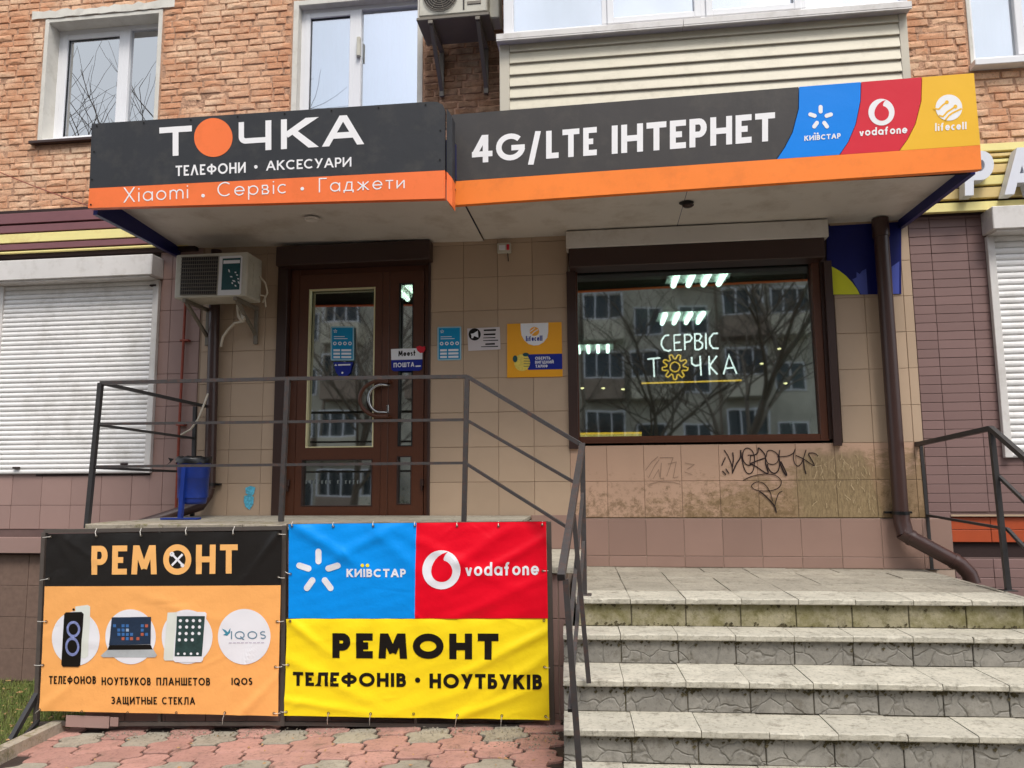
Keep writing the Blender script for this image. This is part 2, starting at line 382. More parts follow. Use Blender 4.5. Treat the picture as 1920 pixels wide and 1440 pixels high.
# ------------------------------------------------------------------ stroke lettering
def arc(cx, cy, rx, ry, a0, a1, n=12):
    return [(cx+rx*math.cos(math.radians(a0+(a1-a0)*i/n)), cy+ry*math.sin(math.radians(a0+(a1-a0)*i/n))) for i in range(n+1)]
def bowl(x, y0, y1, r=None):  # right-facing bowl between heights
    cy = (y0+y1)/2; ry = (y1-y0)/2; r = r or .42
    return [(0, y1), (1-r, y1)]+arc(1-r, cy, r, ry, 90, -90, 10)[1:-1]+[(1-r, y0), (0, y0)]
O_ = arc(.5, .5, .5, .5, 0, 360, 28)
xh = .64
GL = {
 'Т': (.62, [[(0,1),(1,1)], [(.5,1),(.5,0)]]),
 'Е': (.5, [[(1,1),(0,1),(0,0),(1,0)], [(0,.5),(.9,.5)]]),
 'Λ': (.74, [[(0,0),(.5,1)], [(.5,1),(1,0)]]),
 'Л': (.7, [[(0,0),(.12,.05),(.2,.3),(.26,1),(1,1),(1,0)]]),
 'Ф': (.9, [arc(.5,.52,.5,.3,0,360,24), [(.5,1),(.5,0)]]),
 'О': (.92, [O_]),
 'Н': (.68, [[(0,0),(0,1)], [(1,0),(1,1)], [(0,.5),(1,.5)]]),
 'И': (.72, [[(0,0),(0,1)], [(1,0),(1,1)], [(0.04,0.04),(.96,.96)]]),
 'Й': (.72, [[(0,0),(0,1)], [(1,0),(1,1)], [(0.04,0.04),(.96,.96)], [(.3,1.25),(.5,1.16),(.7,1.25)]]),
 'С': (.78, [arc(.56,.5,.56,.5,48,312,20)]),
 'У': (.68, [[(0,1),(.52,.36)], [(1,1),(.3,0)]]),
 'А': (.8, [[(0,0),(.5,1)], [(.5,1),(1,0)], [(.2,.3),(.8,.3)]]),
 'К': (.66, [[(0,0),(0,1)], [(.95,1),(.08,.45)], [(.3,.6),(1,0)]]),
 'Р': (.54, [[(0,0),(0,1)], bowl(0,.42,1)]),
 'В': (.56, [[(0,0),(0,1)], [(0,1),(.5,1)]+arc(.5,.77,.4,.23,90,-90,8)[1:-1]+[(.5,.54),(0,.54)], bowl(0,0,.54)]),
 'Б': (.56, [[(.9,1),(0,1),(0,0)], bowl(0,0,.58)]),
 'М': (.86, [[(0,0),(.08,1)], [(1,0),(.92,1)], [(.1,1),(.5,.12)], [(.9,1),(.5,.12)]]),
 'Ч': (.6, [[(0,1),(0,.6),(.06,.48),(.18,.42),(1,.42)], [(1,1),(1,0)]]),
 'Г': (.48, [[(1,1),(0,1),(0,0)]]),
 'П': (.68, [[(0,0),(0,1),(1,1),(1,0)]]),
 'Ш': (.86, [[(0,1),(0,0),(1,0),(1,1)], [(.5,1),(.5,0)]]),
 'Щ': (.9, [[(0,1),(0,0),(.92,0),(.92,1)], [(.46,1),(.46,0)], [(.86,0),(1.02,0),(1.02,-.16)]]),
 'Ы': (.8, [[(0,1),(0,0)], [(0,0),(.38,0)]+arc(.38,.28,.26,.28,-90,90,8)[1:-1]+[(.38,.56),(0,.56)], [(1,1),(1,0)]]),
 'Ь': (.54, [[(0,1),(0,0)], bowl(0,0,.56)]),
 'З': (.56, [arc(.42,.76,.5,.24,150,-80,12)+arc(.42,.27,.58,.27,80,-150,12)]),
 'Ж': (.9, [[(.5,0),(.5,1)], [(0,1),(.45,.5)], [(0,0),(.45,.5)], [(1,1),(.55,.5)], [(1,0),(.55,.5)]]),
 'Д': (.8, [[(.1,0),(.3,1),(.85,1),(.85,0)], [(0,-.14),(0,0),(1,0),(1,-.14)]]),
 'І': (.0, [[(.5,0),(.5,1)]]),
 'Ї': (.0, [[(.5,0),(.5,1)]]),
 '4': (.66, [[(.72,0),(.72,1)], [(.7,1),(0,.28)], [(0,.26),(1,.26)]]),
 'G': (.94, [arc(.52,.5,.5,.5,45,352,22), [(.55,.46),(1,.46)]]),
 '/': (.42, [[(0,0),(1,1)]]),
 'L': (.46, [[(0,1),(0,0),(1,0)]]),
 'Q': (.92, [O_, [(.58,.32),(.95,-.1)]]),
 'S': (.55, [arc(.5,.76,.48,.24,35,240,12)+arc(.5,.25,.5,.25,75,-150,12)]),
 'X': (.7, [[(0,0),(1,1)], [(0,1),(1,0)]]),
 'v': (.52, [[(0,xh),(.5,0)], [(1,xh),(.5,0)]]),
 'o': (.62, [arc(.5,xh/2,.5,xh/2,0,360,20)]),
 'd': (.6, [arc(.5,xh/2,.5,xh/2,0,360,20), [(1,0),(1,1)]]),
 'a': (.62, [arc(.5,xh/2,.5,xh/2,0,360,20), [(1,0),(1,xh)]]),
 'f': (.46, [[(.32,0),(.32,.74),(.38,.88),(.52,.97),(.72,1.0),(1,.98)], [(0,xh-.06),(.85,xh-.06)]]),
 'n': (.5, [[(0,0),(0,xh)], [(0,.38)]+arc(.5,.38,.5,xh-.38,180,0,8)+[(1,0)]]),
 'e': (.6, [arc(.5,xh/2,.5,xh/2,2,330,18), [(0.02,xh/2),(1,xh/2)]]),
 'l': (.0, [[(.5,0),(.5,1)]]),
 'i': (.0, [[(.5,0),(.5,xh)], [(.5,.84),(.5,.94)]]),
 'c': (.54, [arc(.55,xh/2,.55,xh/2,48,312,16)]),
 'm': (.86, [[(0,0),(0,xh)], [(0,.4)]+arc(.25,.4,.25,xh-.4,180,0,6)+[(.5,0)], [(.5,.4)]+arc(.75,.4,.25,xh-.4,180,0,6)+[(1,0)]]),
 's': (.42, [arc(.5,.49,.5,.15,30,240,8)+arc(.5,.16,.5,.16,80,-150,8)]),
 't': (.34, [[(.4,1),(.4,0)], [(0,xh),(1,xh)]]),
 'р': (.6, [arc(.5,xh/2,.5,xh/2,0,360,20), [(0,-.32),(0,xh)]]),
 'в': (.44, [[(0,0),(0,xh),(.7,xh),(.85,.48),(.7,.34),(0,.34)], [(.6,.34),(1,.18),(.8,0),(0,0)]]),
 'д': (.62, [[(.1,0),(.35,xh),(.85,xh),(.85,0)], [(0,-.12),(0,0),(1,0),(1,-.12)]]),
 'ж': (.74, [[(.5,0),(.5,xh)], [(0,xh),(.45,xh/2)], [(0,0),(.45,xh/2)], [(1,xh),(.55,xh/2)], [(1,0),(.55,xh/2)]]),
 'т': (.46, [[(0,xh),(1,xh)], [(.5,xh),(.5,0)]]),
 'и': (.5, [[(0,0),(0,xh)], [(1,0),(1,xh)], [(0.03,0.03),(.97,xh-.03)]]),
}
for a, b in (('T','Т'),('E','Е'),('O','О'),('H','Н'),('C','С'),('A','А'),('K','К'),('P','Р'),('B','В'),('M','М'),('I','І'),('е','e'),('а','a'),('о','o'),('с','c'),('і','i')): GL[a] = GL[b]
class Ctr: n = 0
def ribbon(mb, pts, t, F, eps, w=None, raw=None, sub=None, depth=0):
    """flat stroke of thickness t along 2-D pts; F maps 2-D (and a lift) to the world"""
    keep = [i for i in range(len(pts)) if i == 0 or math.hypot(pts[i][0]-pts[i-1][0], pts[i][1]-pts[i-1][1]) > 1e-6]
    pts = [pts[i] for i in keep]; raw = [raw[i] for i in keep] if raw is not None else None
    m = len(pts)
    closed = m > 3 and abs(pts[0][0]-pts[-1][0])+abs(pts[0][1]-pts[-1][1]) < 1e-6
    P = [np.array(p, float) for p in pts]
    off = []
    for i in range(m):
        a = P[i]-P[i-1] if i > 0 else (P[0]-P[-2] if closed else None)
        b = P[i+1]-P[i] if i < m-1 else (P[1]-P[0] if closed else None)
        def nrm(d): d = d/np.linalg.norm(d); return np.array([-d[1], d[0]])
        if a is None or b is None:
            d = (b if a is None else a); d = d/np.linalg.norm(d); n = nrm(d)*t/2
            if raw is not None:
                u, v = raw[i]
                if abs(d[1]) > .25 and (v <= 0 or v >= 1):
                    P[i] = np.array([P[i][0], float(v)]); n = np.array([-math.copysign(t/2/abs(d[1]), d[1]), 0])
                elif abs(d[1]) < .02 and w and (u <= 0 or u >= 1):
                    P[i] = np.array([w if u >= 1 else 0., P[i][1]])
            off.append(n)
        else:
            n1, n2 = nrm(a), nrm(b); q = n1+n2; q = q/np.linalg.norm(q); c = max(q.dot(n1), .45)
            off.append(q*t/2/c)
    Q = []; 
    for i in range(m):
        Q.append((P[i], off[i]))
        if sub and i < m-1:
            dd = np.linalg.norm(P[i+1]-P[i]); k = int(dd/sub)
            for j in range(1, k+1):
                s_ = j/(k+1); Q.append((P[i]*(1-s_)+P[i+1]*s_, off[i]*(1-s_)+off[i+1]*s_))
    vs = []
    for p, o in Q:
        vs.append(F(p[0]+o[0], p[1]+o[1], eps)); vs.append(F(p[0]-o[0], p[1]-o[1], eps))
    k = len(Q)
    mb.add(vs, [(2*i, 2*i+2, 2*i+3, 2*i+1) for i in range(k-1)])
    if depth:
        bk = [(v[0], v[1]+depth, v[2]) for v in vs]
        mb.add(vs+bk, [(2*i, 2*k+2*i, 2*k+2*i+2, 2*i+2) for i in range(k-1)]+[(2*i+1, 2*i+3, 2*k+2*i+3, 2*k+2*i+1) for i in range(k-1)]
               +[(0, 1, 2*k+1, 2*k), (2*k-2, 4*k-2, 4*k-1, 2*k-1)])
def text(mb, s, P, bl, br, tl, tr, t=.16, sp=.16, lift=.002, sub=None, space=.42, depth=0, t2=None):
    """letters fitted between four photo-measured corners on surface P(px,py,lift)"""
    h = math.hypot(tl[0]-bl[0], tl[1]-bl[1]); wid = math.hypot(br[0]-bl[0], br[1]-bl[1]); Wt = wid/h
    def gw(ch, k): g = GL[ch][0]; return max(g*k, 1.95*t) if g else t
    def total(k):
        T_ = 0
        for i, ch in enumerate(s):
            T_ += space*k if ch == ' ' else .5*k if ch == '•' else gw(ch, k)
            if i < len(s)-1: T_ += sp*k
        return T_
    lo, hi = .05, 6.
    for _ in range(40):
        k = (lo+hi)/2
        if total(k) < Wt: lo = k
        else: hi = k
    x = 0
    for i, ch in enumerate(s):
        if ch == ' ': x += (space+sp)*k; continue
        def F(X, Y, e, x0=0):
            u = X/Wt; v = Y
            px = (bl[0]*(1-u)+br[0]*u)*(1-v)+(tl[0]*(1-u)+tr[0]*u)*v
            py = (bl[1]*(1-u)+br[1]*u)*(1-v)+(tl[1]*(1-u)+tr[1]*u)*v
            return P(px, py, e)
        if ch == '•':
            cx = x+.25*k; vs = [F(cx, .5, lift)]+[F(cx+.13*math.cos(a*math.pi/6), .5+.13*math.sin(a*math.pi/6), lift) for a in range(12)]
            mb.add(vs, [(0, 1+(a+1) % 12, 1+a) for a in range(12)]); x += (.5+sp)*k; continue
        g, strokes = GL[ch]; w = gw(ch, k)
        for j, st in enumerate(strokes):
            tt = t
            cp = [(x+tt/2+u*(w-tt), tt/2+v*(1-tt)) for u, v in st]
            def F2(X, Y, e): return F(X, Y, e)
            ribbon2(mb, cp, st, tt, F2, lift+.00025*(j+.3*(i % 2)), x, w, sub, depth)
        x += w+sp*k
def ribbon2(mb, cp, raw, t, F, e, x, w, sub, depth):
    loc = [(a-x, b) for a, b in cp]
    ribbon(mb, loc, t, lambda X, Y, E: F(X+x, Y, E), e, w, raw, sub, depth)
from mathutils.geometry import tessellate_polygon
def poly(mb, P, pts, lift=.002, sub=None):
    q = [Vector((a, b, 0)) for a, b in pts]; tri = tessellate_polygon([q])
    lv = 0
    if sub:
        m = max((q[t[i]]-q[t[i-1]]).length for t in tri for i in range(3)); lv = max(0, min(5, math.ceil(math.log2(m/sub))))
    T_ = [[(q[i].x, q[i].y) for i in t] for t in tri]
    for _ in range(lv):
        N_ = []
        for a, b, c in T_:
            ab, bc, ca = [((u[0]+v[0])/2, (u[1]+v[1])/2) for u, v in ((a, b), (b, c), (c, a))]
            N_ += [[a, ab, ca], [ab, b, bc], [ca, bc, c], [ab, bc, ca]]
        T_ = N_
    idx = {}; vs = []; fs = []
    for t in T_:
        f = []
        for v in t:
            k = (round(v[0], 4), round(v[1], 4))
            if k not in idx: idx[k] = len(vs); vs.append(P(v[0], v[1], lift))
            f.append(idx[k])
        fs.append(tuple(f))
    mb.add(vs, fs, bool(sub))
def disc(mb, P, cx, cy, rx, ry=None, lift=.002, n=36, rings=3, a0=0, a1=360, hole=None):
    ry = ry or rx; r0 = hole or 0
    vs = []
    for k in range(rings+1):
        f = r0+(1-r0)*k/rings
        for i in range(n): a = math.radians(a0+(a1-a0)*i/n); vs.append(P(cx+rx*f*math.cos(a), cy-ry*f*math.sin(a), lift))
    mb.add(vs, [(k*n+i, k*n+(i+1) % n, (k+1)*n+(i+1) % n, (k+1)*n+i) for k in range(rings) for i in range(n)])
def gridpoly(mb, P, tl, tr, br, bl, nx=1, ny=1, lift=0.):
    vs = []
    for j in range(ny+1):
        v = j/ny
        for i in range(nx+1):
            u = i/nx
            px = (tl[0]*(1-u)+tr[0]*u)*(1-v)+(bl[0]*(1-u)+br[0]*u)*v
            py = (tl[1]*(1-u)+tr[1]*u)*(1-v)+(bl[1]*(1-u)+br[1]*u)*v
            vs.append(P(px, py, lift))
    mb.add(vs, [(j*(nx+1)+i, (j+1)*(nx+1)+i, (j+1)*(nx+1)+i+1, j*(nx+1)+i+1) for j in range(ny) for i in range(nx)], True)
def plane(Y): return lambda px, py, l=0.: (lambda w: (w[0], w[1]-l, w[2]))(W(px, py, Y))
def star(mb, P, cx, cy, ri, ro, wd, lift, sub=None):
    for k in range(5):
        a = math.radians(90+72*k)
        p0 = (cx+ri*math.cos(a), cy-ri*math.sin(a)); p1 = (cx+ro*math.cos(a), cy-ro*math.sin(a))
        n = (-math.sin(a), -math.cos(a)); pts = []
        for j in range(9):
            b = a-math.pi/2+math.pi*j/8; pts.append((p1[0]+wd/2*math.cos(b)-wd/2*math.cos(a), p1[1]-wd/2*math.sin(b)+wd/2*math.sin(a)))
        for j in range(9):
            b = a+math.pi/2+math.pi*j/8; pts.append((p0[0]+wd/2*math.cos(b)+wd/2*math.cos(a), p0[1]-wd/2*math.sin(b)-wd/2*math.sin(a)))
        poly(mb, P, pts, lift, sub)
def quote_shape(mb, P, cx, cy, r, lift, sub=None):
    """the drop inside the ring: a disc with a tail curling up to the right"""
    disc(mb, P, cx, cy+r*.07, r*.56, r*.57, lift, 40, 3)
    tail = [(-.56, .05), (-.53, -.16), (-.45, -.36), (-.33, -.55), (-.16, -.72), (.04, -.85), (.32, -.95), (.20, -.82), (.12, -.68), (.09, -.55), (.14, -.44), (.3, -.2), (0, .1)]
    poly(mb, P, [(cx+r*a, cy+r*b) for a, b in tail], lift+.0004, sub)
def word(par, m, s, P, *a, name='lettering', **k):
    mb = MB(); text(mb, s, P, *a, **k); return mb.build(name, M[m], par)
# ------------------------------------------------------------------ (end of helpers)

YW = 6.2     # facade plane
# ------------------------------------------------------------------ ground
g = MB().box(-90, 90, -90, 3.0, -.50, -.26); g.add([], [])
g.build('ground', M['asphalt'], kind='structure')
MB().box(-90, 90, 3.0, 60, -.50, -.262).build('ground', M['soil'], kind='structure')
gx = lambda t: -2.9+(-3.15+2.9)*0
GS = .047      # the paving falls towards the left
GZ = lambda x: GS*(x+.35)
pave = MB().hexa([(x, y, GZ(x)+z) for z in (-.3, -.014) for x, y in ((-4.0, 1.6), (.2, 1.6), (.2, 5.08), (-4.0, 5.08))]).build('pavement', M['sand'], origin=(0, 3.5, 0), kind='structure')
MB().box(.2, 3.4, 1.6, 3.6, -.2, -.01).build('pavement', M['sand'], kind='structure')
# wavy pavers: hexagonal lattice with S-curved slanting joints
PW, PH = .238, .265
def paver_mesh(k, m):
    r = random.Random(k); A = .023
    hw = .163; hn = .075; h = PH/2
    def S(p, q, n=8):
        out = []
        dx, dy = q[0]-p[0], q[1]-p[1]; L_ = math.hypot(dx, dy); nx, ny = -dy/L_, dx/L_
        for i in range(n):
            s = i/n; w = math.sin(2*math.pi*s)*A; out.append((p[0]+dx*s+nx*w, p[1]+dy*s+ny*w))
        return out
    c = [(hn, -h), (hw, 0), (hn, h), (-hn, h), (-hw, 0), (-hn, -h)]
    pts = S(c[0], c[1])+S(c[1], c[2])+[c[2], (0, h+.006)]+S(c[3], c[4])+S(c[4], c[5])+[c[5], (0, -h+.006)]
    g_ = .935; mb = MB(); n = len(pts)
    def ring(f, z): return [(x*f+r.uniform(-.0008, .0008), y*f+r.uniform(-.0008, .0008), z) for x, y in pts]
    a, b, d = ring(g_, -.02), ring(g_, -.004), ring(.91, 0)
    mb.add(a+b+d, [(i, (i+1) % n, n+(i+1) % n, n+i) for i in range(n)]+[(n+i, n+(i+1) % n, 2*n+(i+1) % n, 2*n+i) for i in range(n)])
    mb.add(d, [tuple(range(n))])
    return mb.mesh('paver', m)
pm = {c: [paver_mesh(k, M[c]) for k in range(4)] for c in ('pred', 'pgrey')}
kerb = link('kerb', None, None, (-3.5, 4.5, 0), kind='structure')
k0 = Vector(WZ(112, 1352, -.10)); k1 = Vector(WZ(-50, 1428, -.10)); kd = (k1-k0); kl = kd.length; kd.normalize(); kn = Vector((-kd.y, kd.x, 0)).normalized()*.055
s = 0
while s < kl:
    e = min(s+.52, kl); a, b = k0+kd*(s+.004), k0+kd*(e-.004); z0, z1 = -.3, -.095
    mb = MB().hexa([(a-kn+Vector((0,0,z0-a.z))), (b-kn+Vector((0,0,z0-b.z))), (b+kn+Vector((0,0,z0-b.z))), (a+kn+Vector((0,0,z0-a.z))),
                    (a-kn*.8+Vector((0,0,z1-a.z))), (b-kn*.8+Vector((0,0,z1-b.z))), (b+kn*.8+Vector((0,0,z1-b.z))), (a+kn*.8+Vector((0,0,z1-a.z)))])
    mb.build('kerb_stone', M['concrete'], kerb); s += .52
cnt = 0
for i in range(-19, 16):
    for j in range(-2, 15):
        x = -2.1+i*PW; y = 4.83-j*PH-(PH/2 if i % 2 else 0)
        if y > 4.98 or y < 3.2 or x < -4.1 or x > -.22-0.13+.0: continue
        px, py = PR(x, y, GZ(x))
        if py > 1500 or px < -60: continue
        # left of the diagonal kerb nothing is laid
        if x-.05 < k0.x+(k1.x-k0.x)*((y-k0.y)/(k1.y-k0.y)): continue
        c = 'pgrey' if (i % 2 == 0 and j % 2 == 0) else 'pred'
        link('paver', random.choice(pm[c]), pave, (x+random.uniform(-.003, .003), y, GZ(x)+random.uniform(-.004, .003)), rot=(random.uniform(-.012, .012), -GS+random.uniform(-.012, .012), random.uniform(-.02, .02)))
        cnt += 1
# debris in the gap at the foot of the frame
r = random.Random(3); mb = MB()
for i in range(1000):
    x = r.uniform(-3.5, -.3); y = 4.9+r.gauss(0, .05)
    if r.random() < .3: x = r.gauss(-.55, .16); y = r.gauss(4.72, .12)
    s_ = r.uniform(.003, .011); a = r.uniform(0, 6); z = GZ(x)+.001
    mb.add([(x+s_*math.cos(a), y+s_*math.sin(a), z), (x-s_*math.sin(a)*.6, y+s_*math.cos(a)*.6, z), (x-s_*math.cos(a), y-s_*math.sin(a), z+r.uniform(0, .006)), (x, y, z+s_*.8)], [(0,1,2),(0,2,3),(0,3,1)])
mb.build('fallen_debris', M['concrete'], kind='stuff')
# grass on the left
r = random.Random(5); mb = MB()
gm = NT('grass blades'); gc = gm.mix(gm.rng(gm.noise(12, 4), .35, .65), lin((86, 112, 50)), lin((132, 134, 70))); gm.col(gc); gm.b.inputs['Roughness'].default_value = .8
lm = mat('dry leaves', (168, 130, 88), .8, .3, 30)
MB().box(-9, -3.6, 3.0, 6.18, -.4, -.19).build('grass_soil', M['soil'], kind='structure')
for i in range(42000):
    y = r.uniform(3.6, 6.16); x = r.uniform(-6.3, -3.3)
    xk = k0.x+(k1.x-k0.x)*((y-k0.y)/(k1.y-k0.y)) if y < k0.y else -3.72
    if x > xk-.06: continue
    a = r.uniform(0, 6.28); h = r.uniform(.02, .075); w = r.uniform(.002, .0045); bx, by = r.uniform(-.03, .03), r.uniform(-.03, .03)
    mb.add([(x-w*math.cos(a), y-w*math.sin(a), -.19), (x+w*math.cos(a), y+w*math.sin(a), -.19), (x+bx, y+by, -.19+h)], [(0,1,2)])
mb.build('grass', gm.m, kind='stuff')
mb = MB()
for i in range(420):
    y = r.uniform(3.6, 6.1); x = r.uniform(-6.0, -3.6); a = r.uniform(0, 6.3); s_ = r.uniform(.01, .028); z = r.uniform(-.17, -.13)
    xk = k0.x+(k1.x-k0.x)*((y-k0.y)/(k1.y-k0.y)) if y < k0.y else -3.72
    if x > xk-.06: continue
    c, d = math.cos(a)*s_, math.sin(a)*s_
    mb.add([(x-c, y-d, z), (x+d*.5, y-c*.5, z+r.uniform(0, .012)), (x+c, y+d, z+r.uniform(-.004, .01)), (x-d*.5, y+c*.5, z)], [(0,1,2,3)])
for i in range(70):
    x = r.uniform(-3.3, -.35); y = r.uniform(4.2, 4.9); a = r.uniform(0, 6.3); s_ = r.uniform(.006, .018); z = GZ(x)+.003; c, d = math.cos(a)*s_, math.sin(a)*s_
    mb.add([(x-c, y-d, z), (x+d*.5, y-c*.5, z+r.uniform(0, .008)), (x+c, y+d, z+r.uniform(0, .006)), (x-d*.5, y+c*.5, z)], [(0,1,2,3)])
mb.build('fallen_leaves', lm, kind='stuff')

# ------------------------------------------------------------------ building
B = thing('apartment_building', (0, YW, 0), 'brick apartment building with a tiled ground-floor shop front', 'building')
def sub_rect(rs, h, m=.0):
    out = []
    for (a, b, c, d) in rs:
        hx0, hx1, hz0, hz1 = h
        if hx1 <= a or hx0 >= b or hz1 <= c or hz0 >= d: out.append((a, b, c, d)); continue
        if hx0 > a: out.append((a, hx0, c, d))
        if hx1 < b: out.append((hx1, b, c, d))
        xa, xb = max(a, hx0), min(b, hx1)
        if hz0 > c: out.append((xa, xb, c, hz0))
        if hz1 < d: out.append((xa, xb, hz1, d))
    return out
def wall_holes(mb, x0, x1, z0, z1, holes, y0, y1):
    rs = [(x0, x1, z0, z1)]
    for h in holes: rs = sub_rect(rs, h)
    for r_ in rs: mb.box(r_[0], r_[1], y0, y1, r_[2], r_[3])
def tiles(parent, mkey, x0, x1, z0, z1, px, pz, ox, oz, holes, y, th=.006, gap=.0032, name='tile', vis=True, running=0, mats=None, minw=.025, tilt=.0):
    cache = {}; n = 0
    i0, i1 = math.floor((x0-ox)/px)-1, math.ceil((x1-ox)/px)+1; j0, j1 = math.floor((z0-oz)/pz), math.ceil((z1-oz)/pz)
    for j in range(j0, j1):
        sh = running*(j % 2)*px
        for i in range(i0, i1):
            a, b = max(x0, ox+i*px+sh)+gap/2, min(x1, ox+(i+1)*px+sh)-gap/2
            c, d = max(z0, oz+j*pz)+gap/2, min(z1, oz+(j+1)*pz)-gap/2
            if b-a < minw or d-c < minw: continue
            rs = [(a, b, c, d)]
            for h in holes: rs = sub_rect(rs, h)
            for (a_, b_, c_, d_) in rs:
                if b_-a_ < minw or d_-c_ < minw: continue
                cx, cz = (a_+b_)/2, (c_+d_)/2
                P0 = PR(cx, y, cz)
                if vis and not (-90 < P0[0] < 2010 and -60 < P0[1] < 1500): continue
                mk = mats(cx, cz) if mats else mkey
                key = (round(b_-a_, 3), round(d_-c_, 3), mk)
                if key not in cache:
                    w, h = (b_-a_)/2, (d_-c_)/2
                    cache[key] = MB().cbox(-w, w, -th, .012, -h, h, min(.0022, th*.5)).mesh(name, M[mk])
                link(name, cache[key], parent, (cx, y+random.uniform(-.0012, .0012), cz), rot=(random.uniform(-.004, .004)+tilt, 0, random.uniform(-.004, .004))); n += 1
    return n

# openings
W1 = (X_(79, 150, YW), X_(302, 110, YW), 4.75, 6.02)
W2 = (X_(549, 100, YW), X_(793, 100, YW), 4.05, 5.98)
W3 = (X_(1814, 60, YW), 4.35, 4.86, 6.3)
DOOR = (-2.86, -1.475, 1.235, 3.6)
WIN = (-.285, 1.86, 1.835, 3.6)
# upper brick wall
bw = MB(); wall_holes(bw, -9, 7, 4.0, 8.5, [W1, W2, W3], YW-.0025, YW+.40)
wall = bw.build('brick_wall', M['mortar'], B)
MB().box(-9, 7, YW+.4, YW+.45, 3.6, 8.5).box(-9, -3.2, YW+.4, YW+.45, -.1, 3.6).box(2.6, 7, YW+.4, YW+.45, -.1, 3.6).build('inner_wall', M['room'], B)
holes_b = [(a-.02, b+.02, c-.02, d+.02) for a, b, c, d in (W1, W2, W3)]
def hidden(px, py):
    if px < -40 or px > 1960 or py < -45: return True
    if 185 < px < 830 and py > 245: return True
    if 860 < px < 1820 and py > 225-(px-850)*.08+14: return True
    if 955 < px < 1690: return True
    return False
bricks = []; cz = 4.0; row = 0
rb = random.Random(11)
while cz < 6.6:
    off = [0, .11, .02, .13, -.03, .09][row % 6]+rb.uniform(-.02, .02); x = -6.5+off
    while x < 4.6:
        w = rb.choice([.218, .218, .218, .104]) if rb.random() < .85 else rb.uniform(.12, .22)
        a, b, c, d = x+.004, x+w-.005, cz+.004, cz+.0575
        for (ha, hb, hc, hd) in holes_b:
            if a < hb and b > ha and c < hd and d > hc:
                if a < ha: b = min(b, ha)
                elif b > hb: a = max(a, hb)
                else: a = b
        if b-a > .04:
            P0 = PR((a+b)/2, YW, (c+d)/2)
            if not (a < -.78 and b > -.78 and False) and not hidden(*P0): bricks.append((a, b, c, d))
        x += w+.006
    cz += .063; row += 1
def brick_mb(mb, w, h, cx, cy, cz_, rr):
    vs = []
    j = lambda s=.003: rr.uniform(-s, s)
    for (y, q) in ((.02, 0), (-.005, .0), (-.0095, .004)):
        for (sx, sz) in ((-1,-1), (-.1,-1), (1,-1), (1, 1), (.15, 1), (-1, 1)):
            vs.append((cx+sx*(w-q)+j(.0035), cy+y+j(.0025), cz_+sz*(h-q*.8)+j(.003)))
    c_ = (cx+j(.02), cy-.0125+j(.003), cz_+j(.006)); vs.append(c_)
    fs = [(k*6+i, k*6+(i+1) % 6, (k+1)*6+(i+1) % 6, (k+1)*6+i) for k in range(2) for i in range(6)]+[(12+i, 12+(i+1) % 6, 18) for i in range(6)]
    mb.add(vs, fs)
bricks.sort(key=lambda q: -((q[1]-q[0])*(q[3]-q[2])))
cache = {}
for k, (a, b, c, d) in enumerate(bricks[:300]):
    w = round((b-a)/2, 2); key = (w, k % 7)
    if key not in cache:
        mb = MB(); brick_mb(mb, w, (d-c)/2, 0, 0, 0, rb); cache[key] = mb.mesh('brick', M['brick'])
    link('brick', cache[key], wall, ((a+b)/2, YW+rb.uniform(-.005, .007), (c+d)/2), rot=(rb.uniform(-.025, .025), rb.uniform(-.009, .009), rb.uniform(-.015, .015)))
mb = MB()
for (a, b, c, d) in bricks[300:]: brick_mb(mb, (b-a)/2, (d-c)/2, (a+b)/2, YW+rb.uniform(-.004, .006), (c+d)/2, rb)
if mb.v: mb.build('brickwork', M['brick'], wall, kind='stuff')
print('bricks', len(bricks))
# sloppy mortar smears and broken render lumps around joints
mb = MB()
for i in range(2200):
    x = rb.uniform(-6.3, 4.2); z = 4.0+.063*rb.randint(0, 40)+rb.uniform(-.008, .008)
    if any(a-.03 < x < b+.03 and c-.03 < z < d+.03 for a, b, c, d in holes_b): continue
    if hidden(*PR(x, YW, z)): continue
    L_ = rb.uniform(.012, .06); h = rb.uniform(.004, .014); y = YW-.009
    n = 8; vs = [(x, y-.006, z)]+[(x+L_*math.cos(t*math.pi/4)*rb.uniform(.7, 1.1), YW+.005, z+h*math.sin(t*math.pi/4)*rb.uniform(.7, 1.2)) for t in range(n)]
    mb.add(vs, [(0, 1+i_, 1+(i_+1) % n) for i_ in range(n)], True)
mb.build('mortar_smear', M['mortar'], wall, kind='stuff')

# ground-floor walls
tanw = MB(); wall_holes(tanw, -3.59, 2.46, 1.232, 3.72, [DOOR, WIN], YW, YW+.3)
tanw = tanw.build('tiled_wall', M['grout'], B)
def tanmat(x, z): return 'tan_stained' if (z < 1.83 and x > -.3) else 'tan'
tiles(tanw, 'tan', -3.59, 2.46, 1.232, 3.66, .298, .2915, .005, 1.232, [DOOR, (WIN[0]-.005, WIN[1], WIN[2], WIN[3])], YW, mats=tanmat)
pl = MB().box(-.25, 2.62, YW-.004, YW+.3, .7, 1.226).build('plinth', M['plinth_grout'], B)
tiles(pl, 'plinth', -.25, 2.62, .633, 1.226, .3, .297, .005, .633+.0, [(-1, 3, 0, .845)], YW-.004)
